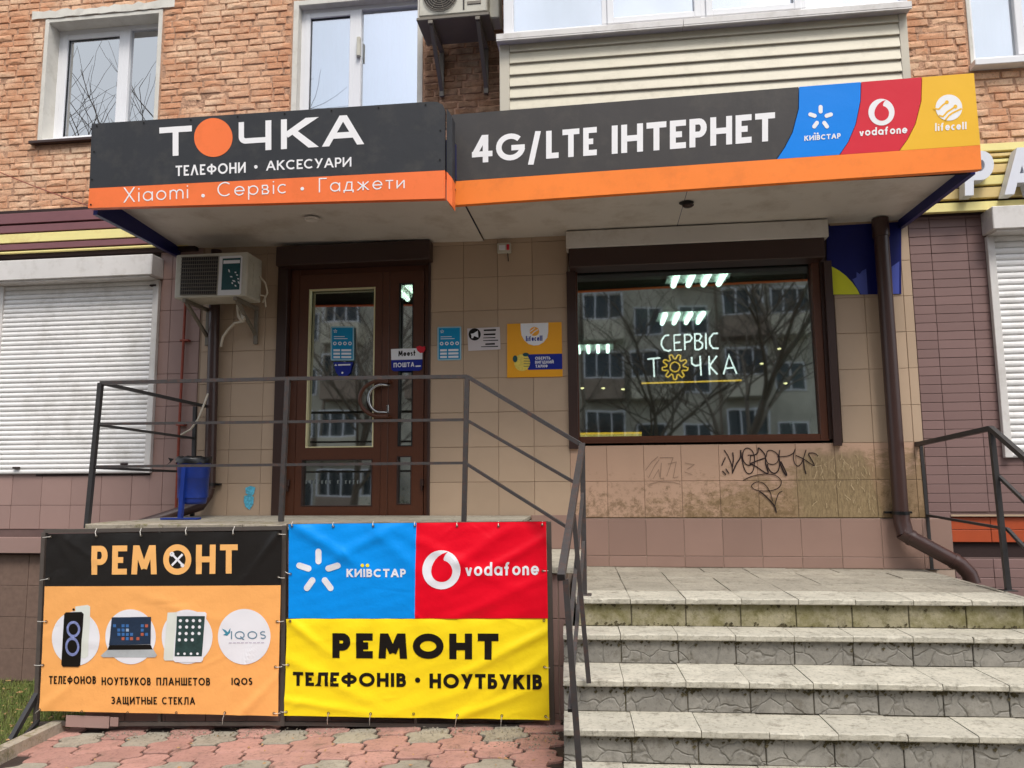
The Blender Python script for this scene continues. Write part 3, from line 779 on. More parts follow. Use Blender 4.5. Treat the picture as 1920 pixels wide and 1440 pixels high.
# mauve left (shop next door) and right strip tiles
ml = MB(); wall_holes(ml, -9, -3.59, 1.0, 3.75, [(-9, -3.97, 1.62, 3.7)], YW, YW+.3); ml = ml.build('neighbour_wall', M['mauve_grout'], B)
tiles(ml, 'pink', -6.6, -3.59, 1.13, 3.72, .29, .29, -3.59, 1.05, [(-9, -4.0, 1.62, 3.7)], YW)
mr = MB(); wall_holes(mr, 2.46, 7, -.1, 4.0, [(3.2, 7, 1.75, 3.6), (2.62, 7, .93, 1.25)], YW+.004, YW+.3); mr = mr.build('neighbour_wall', M['mauve_grout'], B)
tiles(mr, 'mauve', 2.463, 4.3, .5, 3.72, .275, .0705, 2.35, .5, [(3.12, 7, 1.72, 3.6), (2.62, 7, .93, 1.25)], YW+.004, gap=.0035, running=.0)
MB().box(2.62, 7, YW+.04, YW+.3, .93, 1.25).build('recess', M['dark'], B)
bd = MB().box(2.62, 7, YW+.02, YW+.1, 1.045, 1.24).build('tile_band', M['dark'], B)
tiles(bd, 'redtile', 2.625, 4.3, 1.045, 1.235, .29, .095, 2.62, 1.045, [], YW+.02)
MB().box(2.62, 7, YW-.01, YW+.05, 1.242, 1.256).build('ledge_trim', M['tan'], B)
# left lower wall
ledge = MB().box(-9, -3.66, YW-.09, YW+.2, .93, 1.06).build('ledge', M['pink'], B)
gr = MB().box(-9, -3.0, YW-.01, YW+.3, -.4, .93).build('plinth', M['mauve_grout'], B)
for k in range(7):
    for j in range(4):
        x0 = -8.2+k*.62; z0 = -.17+j*.27
        MB().cbox(x0, x0+.616, YW-.02, YW-.005, z0, z0+.267, .002).build('plinth_panel', M['granite'], gr)

# ------------------------------------------------------------------ windows on the first floor
def frame_box(mb, x0, x1, z0, z1, y0, y1, t, c=.004, bt=None):
    bt = bt or t
    mb.cbox(x0, x0+t, y0, y1, z0, z1, c); mb.cbox(x1-t, x1, y0, y1, z0, z1, c)
    mb.cbox(x0+t-.001, x1-t+.001, y0+.001, y1-.001, z1-t, z1-.0005, c); mb.cbox(x0+t-.001, x1-t+.001, y0+.001, y1-.001, z0+.0005, z0+bt, c)
def sash(win, x0, x1, z0, z1, y, t=.05, m='pvc', g_='glassu', bead=None):
    mb = MB(); frame_box(mb, x0, x1, z0, z1, y-.03, y+.03, t); mb.build('sash', M[m], win)
    MB().box(x0+t-.01, x1-t+.01, y, y+.006, z0+t-.01, z1-t+.01).build('pane', M[g_], win)
    gk = MB(); frame_box(gk, x0+t-.004, x1-t+.004, z0+t-.004, z1-t+.004, y-.012, y-.002, .008, .001); gk.build('seal', M['blackp'], win)
def curtain(win, x0, x1, z0, z1, y):
    mb = MB(); n = 110
    vs = [(x0+(x1-x0)*i/n, y+.018*math.sin(i*.9)+.012*math.sin(i*.37+1), z) for z in (z0, z1) for i in range(n+1)]
    mb.add(vs, [(i, i+1, n+2+i, n+1+i) for i in range(n)], True); mb.build('curtain', M['curtain'], win)
def opening(name, H, depth, reveal, mt='plaster'):
    x0, x1, z0, z1 = H
    w = link(name, None, B, (x0, YW, z0))
    mb = MB(); t = reveal
    mb.cbox(x0, x0+t, YW-.012, YW+depth+.02, z0, z1, .003); mb.cbox(x1-t, x1, YW-.012, YW+depth+.02, z0, z1, .003)
    mb.cbox(x0+t-.002, x1-t+.002, YW-.01, YW+depth+.02, z1-t, z1-.001, .003); mb.build('reveal', M[mt], w)
    return w
w = opening('window', W1, .17, .04)
x0, x1, z0, z1 = W1; yf = YW+.17
mb = MB(); frame_box(mb, x0+.035, x1-.035, z0+.03, z1-.035, yf-.03, yf+.04, .045); mb.cbox(-4.59, -4.53, yf-.035, yf+.03, z0+.05, z1-.07, .004); mb.build('frame', M['pvc'], w)
sash(w, x0+.08, -4.585, z0+.075, z1-.08, yf-.005, .055)
MB().box(-4.53, x1-.08, yf+.0, yf+.006, z0+.07, z1-.08).build('pane', M['glassu'], w)
mb = MB(); mb.cbox(x0+.03, x1-.03, YW-.005, yf, z0+.02, z0+.045, .003); mb.build('sill', M['pvc'], w); curtain(w, x0+.08, x1-.05, z0, z1, yf+.12)
MB().cbox(x0-.05, x1+.03, YW-.06, YW+.05, z0-.016, z0+.012, .003).build('drip_sill', M['dbrown'], w)
# rough concrete lintel above
mb = MB(); n = 24; xs_ = [x0-.14+(x1-x0+.26)*i/n for i in range(n+1)]
lo = [z1+.0+rb.uniform(0, .01) for _ in xs_]; hi = [z1+.075+rb.uniform(-.012, .018) for _ in xs_]
vs = [(a, YW-.02+rb.uniform(-.004, .004), z) for a, z in zip(xs_, lo)]+[(a, YW-.018+rb.uniform(-.004, .004), z) for a, z in zip(xs_, hi)]+[(a, YW+.02, z-.002) for a, z in zip(xs_, lo)]+[(a, YW+.02, z+.004) for a, z in zip(xs_, hi)]
m_ = n+1
mb.add(vs, [(i, i+1, m_+i+1, m_+i) for i in range(n)]+[(m_+i, m_+i+1, 3*m_+i+1, 3*m_+i) for i in range(n)]+[(i+1, i, 2*m_+i, 2*m_+i+1) for i in range(n)]); mb.build('lintel', M['plaster'], w)
# window 2
w = opening('window', W2, .10, .05)
x0, x1, z0, z1 = W2; yf = YW+.10
xm = X_(673, 100, YW+.1)
mb = MB(); frame_box(mb, x0+.045, x1-.02, z0+.03, z1-.04, yf-.03, yf+.04, .05); mb.cbox(xm-.035, xm+.03, yf-.036, yf+.03, z0+.07, z1-.085, .004); mb.build('frame', M['pvc'], w)
sash(w, x0+.085, xm-.03, z0+.07, z1-.085, yf-.005, .05)
MB().box(xm+.03, x1-.07, yf, yf+.006, z0+.07, z1-.085).build('pane', M['glassu'], w)
curtain(w, x0+.1, x1-.05, z0, z1, yf+.14)
hx = xm; hz = Z_(683, 95, yf)
MB().cbox(hx+.0, hx+.035, yf-.075, yf-.04, hz-.09, hz+.10, .006).cbox(hx-.005, hx+.02, yf-.05, yf-.03, hz-.09, hz-.06, .003).cbox(hx-.005, hx+.02, yf-.05, yf-.03, hz+.06, hz+.09, .003).build('latch_box', M['acw'], w)
# window 3
w = opening('window', W3, .03, .03)
x0, x1, z0, z1 = W3; yf = YW+.05
xm = X_(1908, 60, yf)
mb = MB(); frame_box(mb, x0+.01, x1-.03, z0+.03, z1-.04, yf-.035, yf+.04, .045, bt=.07); mb.cbox(xm-.03, xm+.03, yf-.04, yf+.03, z0+.1, z1-.085, .004); mb.build('frame', M['pvc'], w)
MB().box(x0+.05, xm-.03, yf, yf+.006, z0+.09, z1-.085).build('pane', M['glassu'], w)
MB().box(xm+.03, x1-.07, yf, yf+.006, z0+.09, z1-.085).build('pane', M['glassu'], w)
curtain(w, x0+.05, x1-.05, z0, z1, yf+.1)
MB().cbox(x0-.01, x1+.05, YW-.10, YW+.03, z0-.022, z0+.03, .004).build('sill', M['pvc'], w)

# ------------------------------------------------------------------ balcony
YB = 5.5
bal = link('balcony', None, B, (.76, YB, 4.2))
bx0, bx1 = X_(937, 150, YB), X_(1704, 100, YB)
tr0, tr1 = X_(956, 150, YB), X_(1688, 100, YB)
zs = Z_(1300, 36, YB)+.0
MB().box(bx0+.03, bx1-.03, YB+.02, YW, 4.0, zs).build('balcony_core', M['sidingtrim'], bal)
for a, b in ((bx0, tr0), (tr1, bx1)): MB().cbox(a, b, YB-.012, YB+.06, 4.0, zs-.01, .004).build('corner_trim', M['sidingtrim'], bal)
z = zs-.012; pit = .0965; k = 0
MB().box(tr0, tr1, YB-.004, YB+.02, z-.05, z).build('top_strip', M['sidingtrim'], bal)
z -= .05
while z > 4.15:
    mb = MB(); c = z-pit
    mb.add([(tr0+.001, YB+.002, z), (tr1-.001, YB+.002, z), (tr1-.001, YB-.016, c+.006), (tr0+.001, YB-.016, c+.006), (tr1-.001, YB-.016, c), (tr0+.001, YB-.016, c), (tr1-.001, YB+.006, c-.001), (tr0+.001, YB+.006, c-.001)],
           [(0,3,2,1), (3,5,4,2), (5,7,6,4)])
    mb.build('siding_board', M['siding'], bal); z -= pit
sx0, sx1 = X_(930, 60, YB-.09), X_(1710, 5, YB-.09)
zsl = Z_(930, 74, YB-.09)
ms = Z_(1300, 45, YB-.09)
xmid = X_(1281, 40, YB-.09)
for a, b in ((sx0, xmid), (xmid+.002, sx1)):
    MB().cbox(a, b, YB-.09, YB+.10, ms-.0, ms+.048, .003).cbox(a+.001, b-.001, YB-.089, YB-.075, ms-.012, ms-.001, .0015).build('sill', M['shutbox'], bal)
zb = ms+.05; yb = YB+.0
def bx(p): return X_(p, 20, yb)
mb = MB()
mb.cbox(bx(945), bx(963), yb-.03, yb+.05, zb, 6.6, .004)
mb.cbox(bx(963), bx(1700), yb-.028, yb+.048, zb, zb+.045, .003)
for a, b in ((1128, 1138), (1313, 1322), (1500, 1510), (1690, 1700)): mb.cbox(bx(a), bx(b), yb-.03, yb+.05, zb+.045, 6.6, .003)
mb.cbox(bx(945), bx(1700), yb-.03, yb+.05, 6.6, 6.7, .003)
mb.build('frame', M['pvc'], bal)
for i, (a, b, s_) in enumerate(((963, 1128, 0), (1138, 1313, 1), (1322, 1500, 1), (1510, 1690, 0))):
    if s_:
        mb = MB(); frame_box(mb, bx(a), bx(b), zb+.035, 6.58, yb-.045, yb+.0, .05); mb.build('sash', M['pvc'], bal)
    MB().box(bx(a)-.01+(.05 if s_ else 0), bx(b)+.01-(.05 if s_ else 0), yb+.01, yb+.016, zb+.03, 6.6).build('pane', M['glassu'], bal)
    if i != 1:
        mb = MB(); n = 40; x0, x1 = bx(a), bx(b); z0, z1 = zb-.2, 6.6
        vs = [(x0+(x1-x0)*j/n, yb+.16+.02*math.sin(j*.8+i), z_) for z_ in (z0, z1) for j in range(n+1)]
        mb.add(vs, [(j, j+1, n+2+j, n+1+j) for j in range(n)], True); mb.build('curtain', M['curtain'], bal)
MB().box(bx0, bx1, YB, YW, 6.7, 6.8).build('balcony_roof', M['pvc'], bal)

# ------------------------------------------------------------------ shop interior
room = link('interior', None, B, (0, YW+.3, 1.2))
MB().box(-3.3, 2.4, 6.45, 13, 3.5, 3.55).build('ceiling', M['ceil'], room)
MB().box(-3.3, 2.4, 6.45, 13, 1.18, 1.22).box(-3.35, -3.3, 6.45, 13, 1.2, 3.5).box(2.4, 2.45, 6.45, 13, 1.2, 3.5).box(-3.3, 2.4, 13, 13.05, 1.2, 3.5).build('room_wall', M['room'], room)
MB().box(-3.3, 2.4, YW+.22, YW+.25, 1.15, 1.235).build('threshold', M['dbrown'], room)
def ceiling_light(x, y, label):
    t = thing('ceiling_light', (x, y, 3.5), label, 'ceiling light', 'square tube lights on the shop ceiling')
    MB().box(x-.3, x+.3, y-.3, y+.3, 3.47, 3.5).build('housing', M['lampbox'], t)
    for k in range(4): MB().tube([(x-.22+k*.147, y-.28, 3.445), (x-.22+k*.147, y+.28, 3.445)], .028, 8).build('tube', M['tube'], t)
for px, py, lb in ((1311, 518, 'square four-tube ceiling light seen at the top middle of the shop window'), (1279, 595, 'four-tube ceiling light just above the white neon word in the window'),
                   (1112, 653, 'ceiling light at the left edge of the shop window'), (764, 546, 'ceiling light seen through the narrow glass of the shop door')):
    p = WZ(px, py, 3.46); ceiling_light(p[0], p[1], lb)
# ------------------------------------------------------------------ shop window
sw = link('shop_window', None, B, (WIN[0], YW, WIN[2]))
yg = YW+.06
gx0, gx1 = X_(1085, 700, yg), X_(1529, 690, yg); gz1, gz0 = Z_(1300, 500, yg), Z_(1300, 817, yg)
mb = MB(); frame_box(mb, gx0-.06, gx1+.06, gz0-.055, gz1+.09, yg-.05, yg+.05, .062, .005, .056); mb.build('frame', M['bpvc'], sw)
(lambda A, B_: MB().hexa([(gx0-.01, yg-A, gz0-.01), (gx1+.01, yg-A, gz0-.01), (gx1+.01, yg-A+.006, gz0-.01), (gx0-.01, yg-A+.006, gz0-.01), (gx0-.01, yg+B_, gz1+.1), (gx1+.01, yg+B_, gz1+.1), (gx1+.01, yg+B_+.006, gz1+.1), (gx0-.01, yg+B_+.006, gz1+.1)]))(.012, .022).build('pane', M['glass'], sw)
MB().box(WIN[0], WIN[1], yg+.05, yg+.09, gz1+.09, 3.6).build('lintel_board', M['dbrown'], sw)
MB().box(gx1+.06, WIN[1], YW+.0, YW+.12, WIN[2], 3.6).build('side_board', M['dbrown'], sw)
MB().box(gx1-.045, gx1-.0, yg+.034, yg+.037, gz0, gz1).box(gx0, gx1-.045, yg+.034, yg+.037, gz1-.06, gz1+.02).build('vinyl_border', M['frost'], sw)
MB().box(WIN[0], WIN[1], YW-.0, yg-.05, gz0-.075, gz0-.045).build('sill', M['bpvc'], sw)
# roller shutter above the window (housing, rails)
rs = thing('roller_shutter', (.76, YW, 1.8), 'rolled-up brown shutter over the shop window with pale cover strip', 'roller shutter')
ya = YW-.16
MB().cbox(X_(1061, 450, ya), X_(1553, 420, ya), ya, YW-.009, Z_(1300, 455, ya), 3.595, .006).build('cover_strip', M['soffit'], rs)
hb = Z_(1300, 492, ya+.01)
MB().cbox(X_(1066, 480, ya), X_(1547, 460, ya), ya+.008, YW+.05, hb, Z_(1300, 455, ya)-.001, .006).build('housing', M['dbrown'], rs)
MB().cbox(X_(1064, 640, YW-.03), X_(1081, 640, YW-.03), YW-.035, YW-.009, Z_(1072, 842, YW), hb-.001, .003).build('guide_rail', M['dbrown'], rs)
MB().cbox(X_(1552, 640, YW-.03), X_(1567, 640, YW-.03), YW-.045, YW-.009, Z_(1572, 836, YW), hb-.001, .003).build('guide_rail', M['dbrown'], rs)
# neon sign hanging behind the glass
yn = yg+.05
ns = thing('neon_sign', W(1300, 690, yn), 'neon sign in the shop window with a yellow gear between white letters', 'neon sign')
def tubes(paths, m, name, rad=.0075):
    mb = MB()
    for p in paths: mb.tube([W(a, b, yn) for a, b in p], rad, 6)
    return mb.build(name, M[m], ns)
def gp(cx0, sc, pts): return [(1040+x/3, 380+y/3) for x, y in pts]
def q(*pts): return [(1040+x/3, 380+y/3) for x, y in pts]
tubes([q((643,745),(620,748),(603,772),(600,800),(615,826),(640,835),(655,828)),
       q((708,742),(672,745),(674,830),(715,828)), q((676,788),(706,785)),
       q((733,828),(731,742),(760,742),(772,760),(762,780),(733,786)),
       q((790,826),(788,738),(815,738),(826,752),(812,775),(790,778)), q((812,778),(832,792),(830,815),(812,826),(790,826)),
       q((850,735),(852,824)),
       q((918,735),(892,736),(872,762),(873,795),(890,818),(922,820)),
       q((522,880),(594,873)), q((556,878),(560,980)),
       q((770,868),(772,905),(790,918),(818,912)), q((818,862),(824,972)),
       q((868,862),(872,968)), q((912,862),(872,918),(916,966)),
       q((950,966),(980,858),(1024,962)), q((958,932),(1010,928))], 'neonw', 'lettering')
cx, cy = 677, 924; g_ = []
for i in range(97):
    a = 2*math.pi*i/96; s_ = math.sin(a*9); rr = 60+13*max(-1, min(1, s_*1.7)); g_.append((cx+rr*math.cos(a), cy+rr*math.sin(a)*.97))
tubes([q(*g_)], 'neony', 'gear', .0065)
tubes([q(*[(cx+27*math.cos(t*math.pi/12), cy+27*math.sin(t*math.pi/12)) for t in range(25)])], 'neony', 'gear_hub', .0065)
tubes([q((488,1016),(770,1008),(1052,999))], 'neony', 'underline', .007)
lampm = emis('warm lamp dot', (255, 226, 170), 3.0)
for k, (px, py) in enumerate(((1092, 728), (1131, 728), (1168, 730), (1461, 654), (1428, 682), (1473, 719))):
    c = W(px, py, 8.4); mb = MB(); mb.lathe((c[0], c[1], c[2]), [(0, -.012), (.02, -.004), (.022, .006), (0, .012)], 10)
    mb.build('small_lamp', lampm, label=('tiny lamp dot nearest the left edge of the shop window', 'tiny lamp dot second from the left in the shop window row', 'tiny lamp dot just left of the neon underline', 'tiny lamp dot highest on the right half of the shop window', 'tiny lamp dot just right of the neon letter A', 'tiny lamp dot low near the right edge of the shop window')[k], category='lamp', group='tiny lamps inside the shop')
# small things on the window ledge
a = W(1498, 810, yg+.2)
pt = MB().lathe((a[0], a[1], gz0-.02), [(.0, .0), (.05, 0), (.065, .11), (.07, .11), (.07, .125), (.055, .125), (.05, .03), (0, .03)], 20)
pt.build('flower_pot', M['pvc'], label='small white flower pot inside the lower right corner of the shop window', category='pot')
MB().box(gx0-.05, gx1+.05, yg+.06, yg+.42, gz0-.05, gz0-.021).build('window_ledge', M['room'], sw)
ys = yg+.15
x0, x1 = X_(1088, 808, ys), X_(1203, 808, ys)
sh = thing('display_shelf', (x0, ys, gz0), 'yellow lit shelf edge in the lower left corner of the shop window', 'shelf')
MB().box(x0, x1, ys, ys+.2, gz0-.02, gz0+.04).build('shelf_board', M['shelf'], sh)
MB().box(x0, x1, ys-.004, ys, gz0+.03, gz0+.045).build('shelf_lip', M['neony'], sh)

# ------------------------------------------------------------------ door
door = link('door', None, B, (DOOR[0], YW, DOOR[2]))
yd = YW+.07
def dx(p): return X_(p, 720, yd)
def dz(p): return Z_(680, p, yd)
dz0, dz1 = 1.237, dz(503)
mb = MB()
mb.cbox(dx(543), dx(560), yd-.03, yd+.05, dz0, dz1, .004).cbox(dx(797), dx(806), yd-.03, yd+.05, dz0, dz1, .004)
mb.cbox(dx(560), dx(797), yd-.029, yd+.049, dz1-.05, dz1-.001, .004).cbox(dx(718), dx(731), yd-.045, yd+.04, dz0+.01, dz1-.05, .004)
mb.build('frame', M['bpvc'], door)
def leaf(x0, x1, holes_, nm='leaf'):
    mb = MB(); rs = [(x0, x1, dz0+.012, dz1-.052)]
    for h in holes_: rs = sub_rect(rs, h)
    for r_ in rs: mb.box(r_[0], r_[1], yd-.038, yd+.03, r_[2], r_[3])
    mb.build(nm, M['bpvc'], door)
    for i, h in enumerate(holes_):
        A_ = -.006-.0; B_ = .018*(h[3]-h[2])/1.0
        MB().hexa([(h[0], yd+A_, h[2]), (h[1], yd+A_, h[2]), (h[1], yd+A_+.006, h[2]), (h[0], yd+A_+.006, h[2]), (h[0], yd+A_+B_, h[3]), (h[1], yd+A_+B_, h[3]), (h[1], yd+A_+B_+.006, h[3]), (h[0], yd+A_+B_+.006, h[3])]).build('pane', M['glassd'], door)
G1 = (dx(579), dx(704), dz(839), dz(541)); G2 = (dx(573), dx(703), dz(949), dz(861)); G3 = (dx(749), dx(776), dz(838), dz(536)); G4 = (dx(748), dx(775), dz(946), dz(856))
leaf(dx(561), dx(717.5), [G1, G2]); leaf(dx(731.5), dx(796.5), [G3, G4])
for G_, m in ((G1, 'bead'), (G2, 'dbrown'), (G3, 'blackp'), (G4, 'dbrown')):
    mb = MB(); frame_box(mb, G_[0]+.0, G_[1]-.0, G_[2]+.0, G_[3]-.0, yd-.044, yd-.0, .008 if m != 'bead' else .011, .001); mb.build('glazing_bead', M[m], door)
MB().cbox(DOOR[0]+.0, dx(543)-.001, YW-.03, YW+.1, dz0-.02, dz1+.1, .004).build('side_rail', M['dbrown'], door)
MB().cbox(dx(806)+.001, DOOR[1], YW-.02, YW+.1, dz0-.02, dz1+.1, .004).build('side_rail', M['dbrown'], door)
MB().box(DOOR[0], DOOR[1], YW+.03, YW+.12, dz1+.001, 3.6).build('transom_board', M['dbrown'], door)
MB().cbox(X_(517, 480, YW-.12), X_(806, 470, YW-.12), YW-.12, YW+.03, Z_(660, 492, YW-.12), 3.592, .006).build('shutter_housing', M['dbrown'], door)
# D handle: brown bow with a steel bow beside it
hc = W(722, 747, yd-.1); hcx, hcz = hc[0], hc[2]; R_ = .165
def bow(rad, cy_, yoff, m, rx, name='handle', a0=80, a1=280):
    pts = [(cy_+rx*math.cos(math.radians(a)), yd-.11+yoff, hcz+rad*math.sin(math.radians(a))) for a in range(a0, a1+1, 10)]
    pts = [(pts[0][0]+.03, yd-.03, pts[0][2]-.0)]+pts+[(pts[-1][0]+.03, yd-.03, pts[-1][2])]
    MB().tube(pts, .017 if m == 'bpvc' else .013, 10).build(name, M[m], door)
bow(.155, hcx-.03, 0, 'bpvc', .19)
bow(.12, hcx-.035, .012, 'chrome', .11)
for z_ in (.15, -.15): MB().cbox(hcx-.05, hcx+.03, yd-.125, yd-.03, hcz+z_-.018, hcz+z_+.018, .004).build('handle_mount', M['bpvc'], door)
MB().cbox(hcx+.0, hcx+.016, yd-.048, yd-.038, hcz-.12, hcz-.05, .002).build('lock_plate', M['chrome'], door)
for px_ in (546, 792): 
    x_ = dx(px_); z_ = dz(905); MB().cbox(x_, x_+.03, yd-.06, yd-.028, z_-.03, z_+.03, .003).cbox(x_+.01, x_+.022, yd-.07, yd-.028, z_-.07, z_-.0305, .003).build('hinge', M['dbrown'], door)

# ------------------------------------------------------------------ canopy and its signs
Y2 = 5.0; Y1 = 4.77
can = thing('entrance_canopy', (-.6, 5.6, 3.55), 'flat canopy over shop entrance with pale soffit and navy side panels', 'canopy')
xl0, xl1 = X_(180, 392, Y1+.12), X_(334, 480, YW); xr0, xr1 = X_(1824, 317, Y2+.10), X_(1692, 430, YW)
SZ = 3.605
xbr = X_(843, 372, Y1)
mb = MB(); mb.add([(xl0+.03, Y1+.032, 3.655), (xbr, Y1+.032, 3.59), (xbr, YW-.0, 3.59), (xl1+.03, YW-.0, 3.655)], [(0,3,2,1)]); mb.build('soffit_panel', M['soffit'], can)
xs_ = [xbr, .62, xr0-.03]; xt_ = [xbr, .62, xr1-.03]
for i in range(2):
    MB().add([(xs_[i]+.004, Y2+.032, SZ+.002), (xs_[i+1], Y2+.032, SZ+.002), (xt_[i+1], YW, SZ+.002), (xt_[i]+.004, YW, SZ+.002)], [(0,3,2,1)]).build('soffit_panel', M['soffit'], can)
MB().hexa([(xl0+.02, Y1+.09, 3.68), (xbr, Y1+.09, 3.66), (xbr, YW, 3.66), (xl1+.02, YW, 3.68)]+[(xl0+.02, Y1+.09, 3.9), (xbr, Y1+.09, 3.9), (xbr, YW, 4.1), (xl1+.02, YW, 4.1)]).build('core', M['navy'], can)
MB().hexa([(xbr+.003, Y2+.09, SZ+.02), (xr0-.02, Y2+.09, SZ+.02), (xr1-.02, YW, SZ+.02), (xbr+.003, YW, SZ+.02)]+[(xbr+.003, Y2+.09, 3.9), (xr0-.02, Y2+.09, 3.9), (xr1-.02, YW, 4.1), (xbr+.003, YW, 4.1)]).build('core', M['navy'], can)
zl, zr = 3.50, 3.535
MB().hexa([(xl0-.005, Y1+.10, zl), (xl0+.03, Y1+.10, zl), (xl1+.03, YW-.01, 3.565), (xl1-.005, YW-.01, 3.565), (xl0-.005, Y1+.10, 3.9), (xl0+.03, Y1+.10, 3.9), (xl1+.03, YW-.01, 4.1), (xl1-.005, YW-.01, 4.1)]).build('side_panel', M['navy'], can)
MB().hexa([(xr0-.03, Y2+.08, zr), (xr0+.004, Y2+.08, zr), (xr1+.004, YW-.01, zr), (xr1-.03, YW-.01, zr), (xr0-.03, Y2+.08, 3.9), (xr0+.004, Y2+.08, 3.9), (xr1+.004, YW-.01, 4.1), (xr1-.03, YW-.01, 4.1)]).build('side_panel', M['navy'], can)
def slabpoly(pts, P, depth, front_lift=0.):
    """extruded polygon given in photo px"""
    mb = MB(); n = len(pts); f = [P(a, b, front_lift) for a, b in pts]; b_ = [(x, y+depth+front_lift, z) for x, y, z in f]
    mb.add(f+b_, [tuple(range(n))[::-1], tuple(range(n, 2*n))]+[(i, i+1 if i+1 < n else 0, n+(i+1 if i+1 < n else 0), n+i) for i in range(n)])
    return mb
P1 = plane(Y1); P2 = plane(Y2)
s1 = thing('sign_board', W(500, 390, Y1), 'left black and orange sign with big wide white letters and orange disc', 'sign')
slabpoly([(172, 232), (806, 190.5), (820, 191), (830, 196), (834, 206), (834, 319), (167.5, 353)], P1, .03).build('panel', M['dgrey'], s1)
slabpoly([(167.5, 353.3), (834, 319.3), (834, 372), (165, 390)], P1, .03).build('stripe', M['orange'], s1)
slabpoly([(836.2, 200), (847, 216), (847, 332), (836.2, 319)], P1, .02, -.12).build('return_trim', M['dgrey'], s1); slabpoly([(836.2, 319.4), (847, 332.4), (847, 385), (836.2, 372.5)], P1, .02, -.12).build('return_stripe', M['orange'], s1)
mb = MB()
def l1(mb, s, x0, x1, t, top=0, bot=0, **k):
    f = lambda x: (239.5-(x-299)*.0665)+top; g_ = lambda x: (292.8-(x-321)*.0615)+bot
    text(mb, s, P1, (x0, g_(x0)), (x1, g_(x1)), (x0, f(x0)), (x1, f(x1)), t=t, **k)
for s_, a, b in (('Т', 299, 360), ('К', 527, 594), ('А', 605, 682)): mb = MB(); l1(mb, s_, a, b, .2); mb.build('letter', M['white'], s1)
mb = MB()
x0, x1 = 447.5, 509
tp = lambda x: 239.5-(x-299)*.0665; bt_ = lambda x: 292.8-(x-321)*.0615
H_ = bt_(x0)-tp(x0); k_ = (x1-x0)/H_
Fc = lambda X, Y, e: P1(x0+X*H_, (bt_(x0+X*H_))*(1-Y)+tp(x0+X*H_)*Y, e)
ribbon(mb, [(.095, 1), (.095, .5)]+arc(.24, .5, .145, .145, 180, 270, 5)[1:]+[(k_-.1, .355)], .18, Fc, .002); ribbon(mb, [(k_-.1, 1), (k_-.1, 0)], .2, Fc, .0023)
mb.build('letter', M['white'], s1)
mb = MB(); disc(mb, P1, 400.3, 258, 36, 36.5, .002, 48, 1); mb.build('disc', M['orange'], s1)
word(s1, 'white', 'ТЕΛЕФОНИ', P1, (329.5, 330.5), (461, 324), (329.5, 311), (461, 304), t=.17, sp=.14)
word(s1, 'white', 'АКСЕСУАРИ', P1, (499, 320), (659, 312.5), (499, 302), (659, 294.5), t=.17, sp=.1)
word(s1, 'white', 'Xiaomi', P1, (232, 380), (353, 372), (232, 352), (353, 345), t=.085, sp=.2)
word(s1, 'white', 'Сервіс', P1, (408, 369), (538, 362.5), (408, 342), (538, 336), t=.085, sp=.2)
word(s1, 'white', 'Гаджети', P1, (598, 361), (759, 353), (598, 334), (759, 328.5), t=.085, sp=.2)
for a, b in ((381, 367), (567, 354), (480, 313)): mb = MB(); disc(mb, P1, a, b, 3.3, 3.4, .002, 14, 1); mb.build('dot', M['white'], s1)
for a, b in [(182+i*88, 236.5-i*5.7) for i in range(8)]+[(177, 285), (173, 337), (171, 384), (826, 245), (825, 300)]:
    mb = MB(); disc(mb, P1, a, b, 1.8, 1.8, .004, 8, 1); mb.build('screw', M['ink'], s1)

s2 = thing('sign_board', W(1300, 350, Y2), 'long right sign reading 4G/LTE with blue, red and yellow operator fields', 'sign')
def y_top(x): return 215-(x-850)*.0800
def y_mid(x): return 340-(x-850)*.0690
slabpoly([(848, 215), (1497, 163), (1496.5, 204), (1485, 248), (1470, 277), (1455, 298.5), (848, 340)], P2, .03).build('panel', M['dgrey2'], s2)
slabpoly([(848, 340.3), (1838, 272.2), (1840.5, 317), (850, 384.5)], P2, .03).build('stripe', M['orange2'], s2)
slabpoly([(1498.5, 162.8), (1614, 153.8), (1613, 189), (1604, 233), (1590, 266), (1574, 289.8), (1457, 298), (1471.5, 277), (1486.5, 248), (1498, 204)], P2, .03).build('blue_field', M['kblue'], s2)
slabpoly([(1615.2, 153.7), (1728, 144.8), (1726.8, 189), (1715.5, 233), (1700.5, 262), (1686, 282.3), (1575.5, 289.8), (1591.3, 266), (1605.2, 233), (1614.3, 189)], P2, .03).build('red_field', M['vred'], s2)
slabpoly([(1729.2, 144.7), (1826, 137), (1838, 271.8), (1687.3, 282.2), (1701.8, 262), (1716.8, 233), (1728, 189)], P2, .03).build('yellow_field', M['lyel'], s2)
word(s2, 'white', '4G', P2, (885, 306.5), (984, 299), (885, 254.5), (984, 249), t=.2, sp=.1)
word(s2, 'white', '/', P2, (990, 309), (1014, 309), (990, 246), (1014, 246), t=.16)
word(s2, 'white', 'LTE', P2, (1024, 298), (1119, 291), (1024, 246), (1119, 238), t=.2, sp=.14)
word(s2, 'white', 'ІНТЕРНЕТ', P2, (1147, 289), (1453, 264), (1147, 236), (1453, 210.5), t=.21, sp=.11)
mb = MB(); star(mb, P2, 1538.5, 221, 8, 24, 7.5, .002); mb.build('star_logo', M['white'], s2)
mb = MB(); text(mb, 'КИЇВСТАР', P2, (1508, 264.5), (1576, 259.5), (1508, 255), (1576, 250), t=.22, sp=.12)
for a in (1527.5, 1533): disc(mb, P2, a, 250.5, 1.8, 1.8, .002, 10, 1)
mb.build('lettering', M['white'], s2)
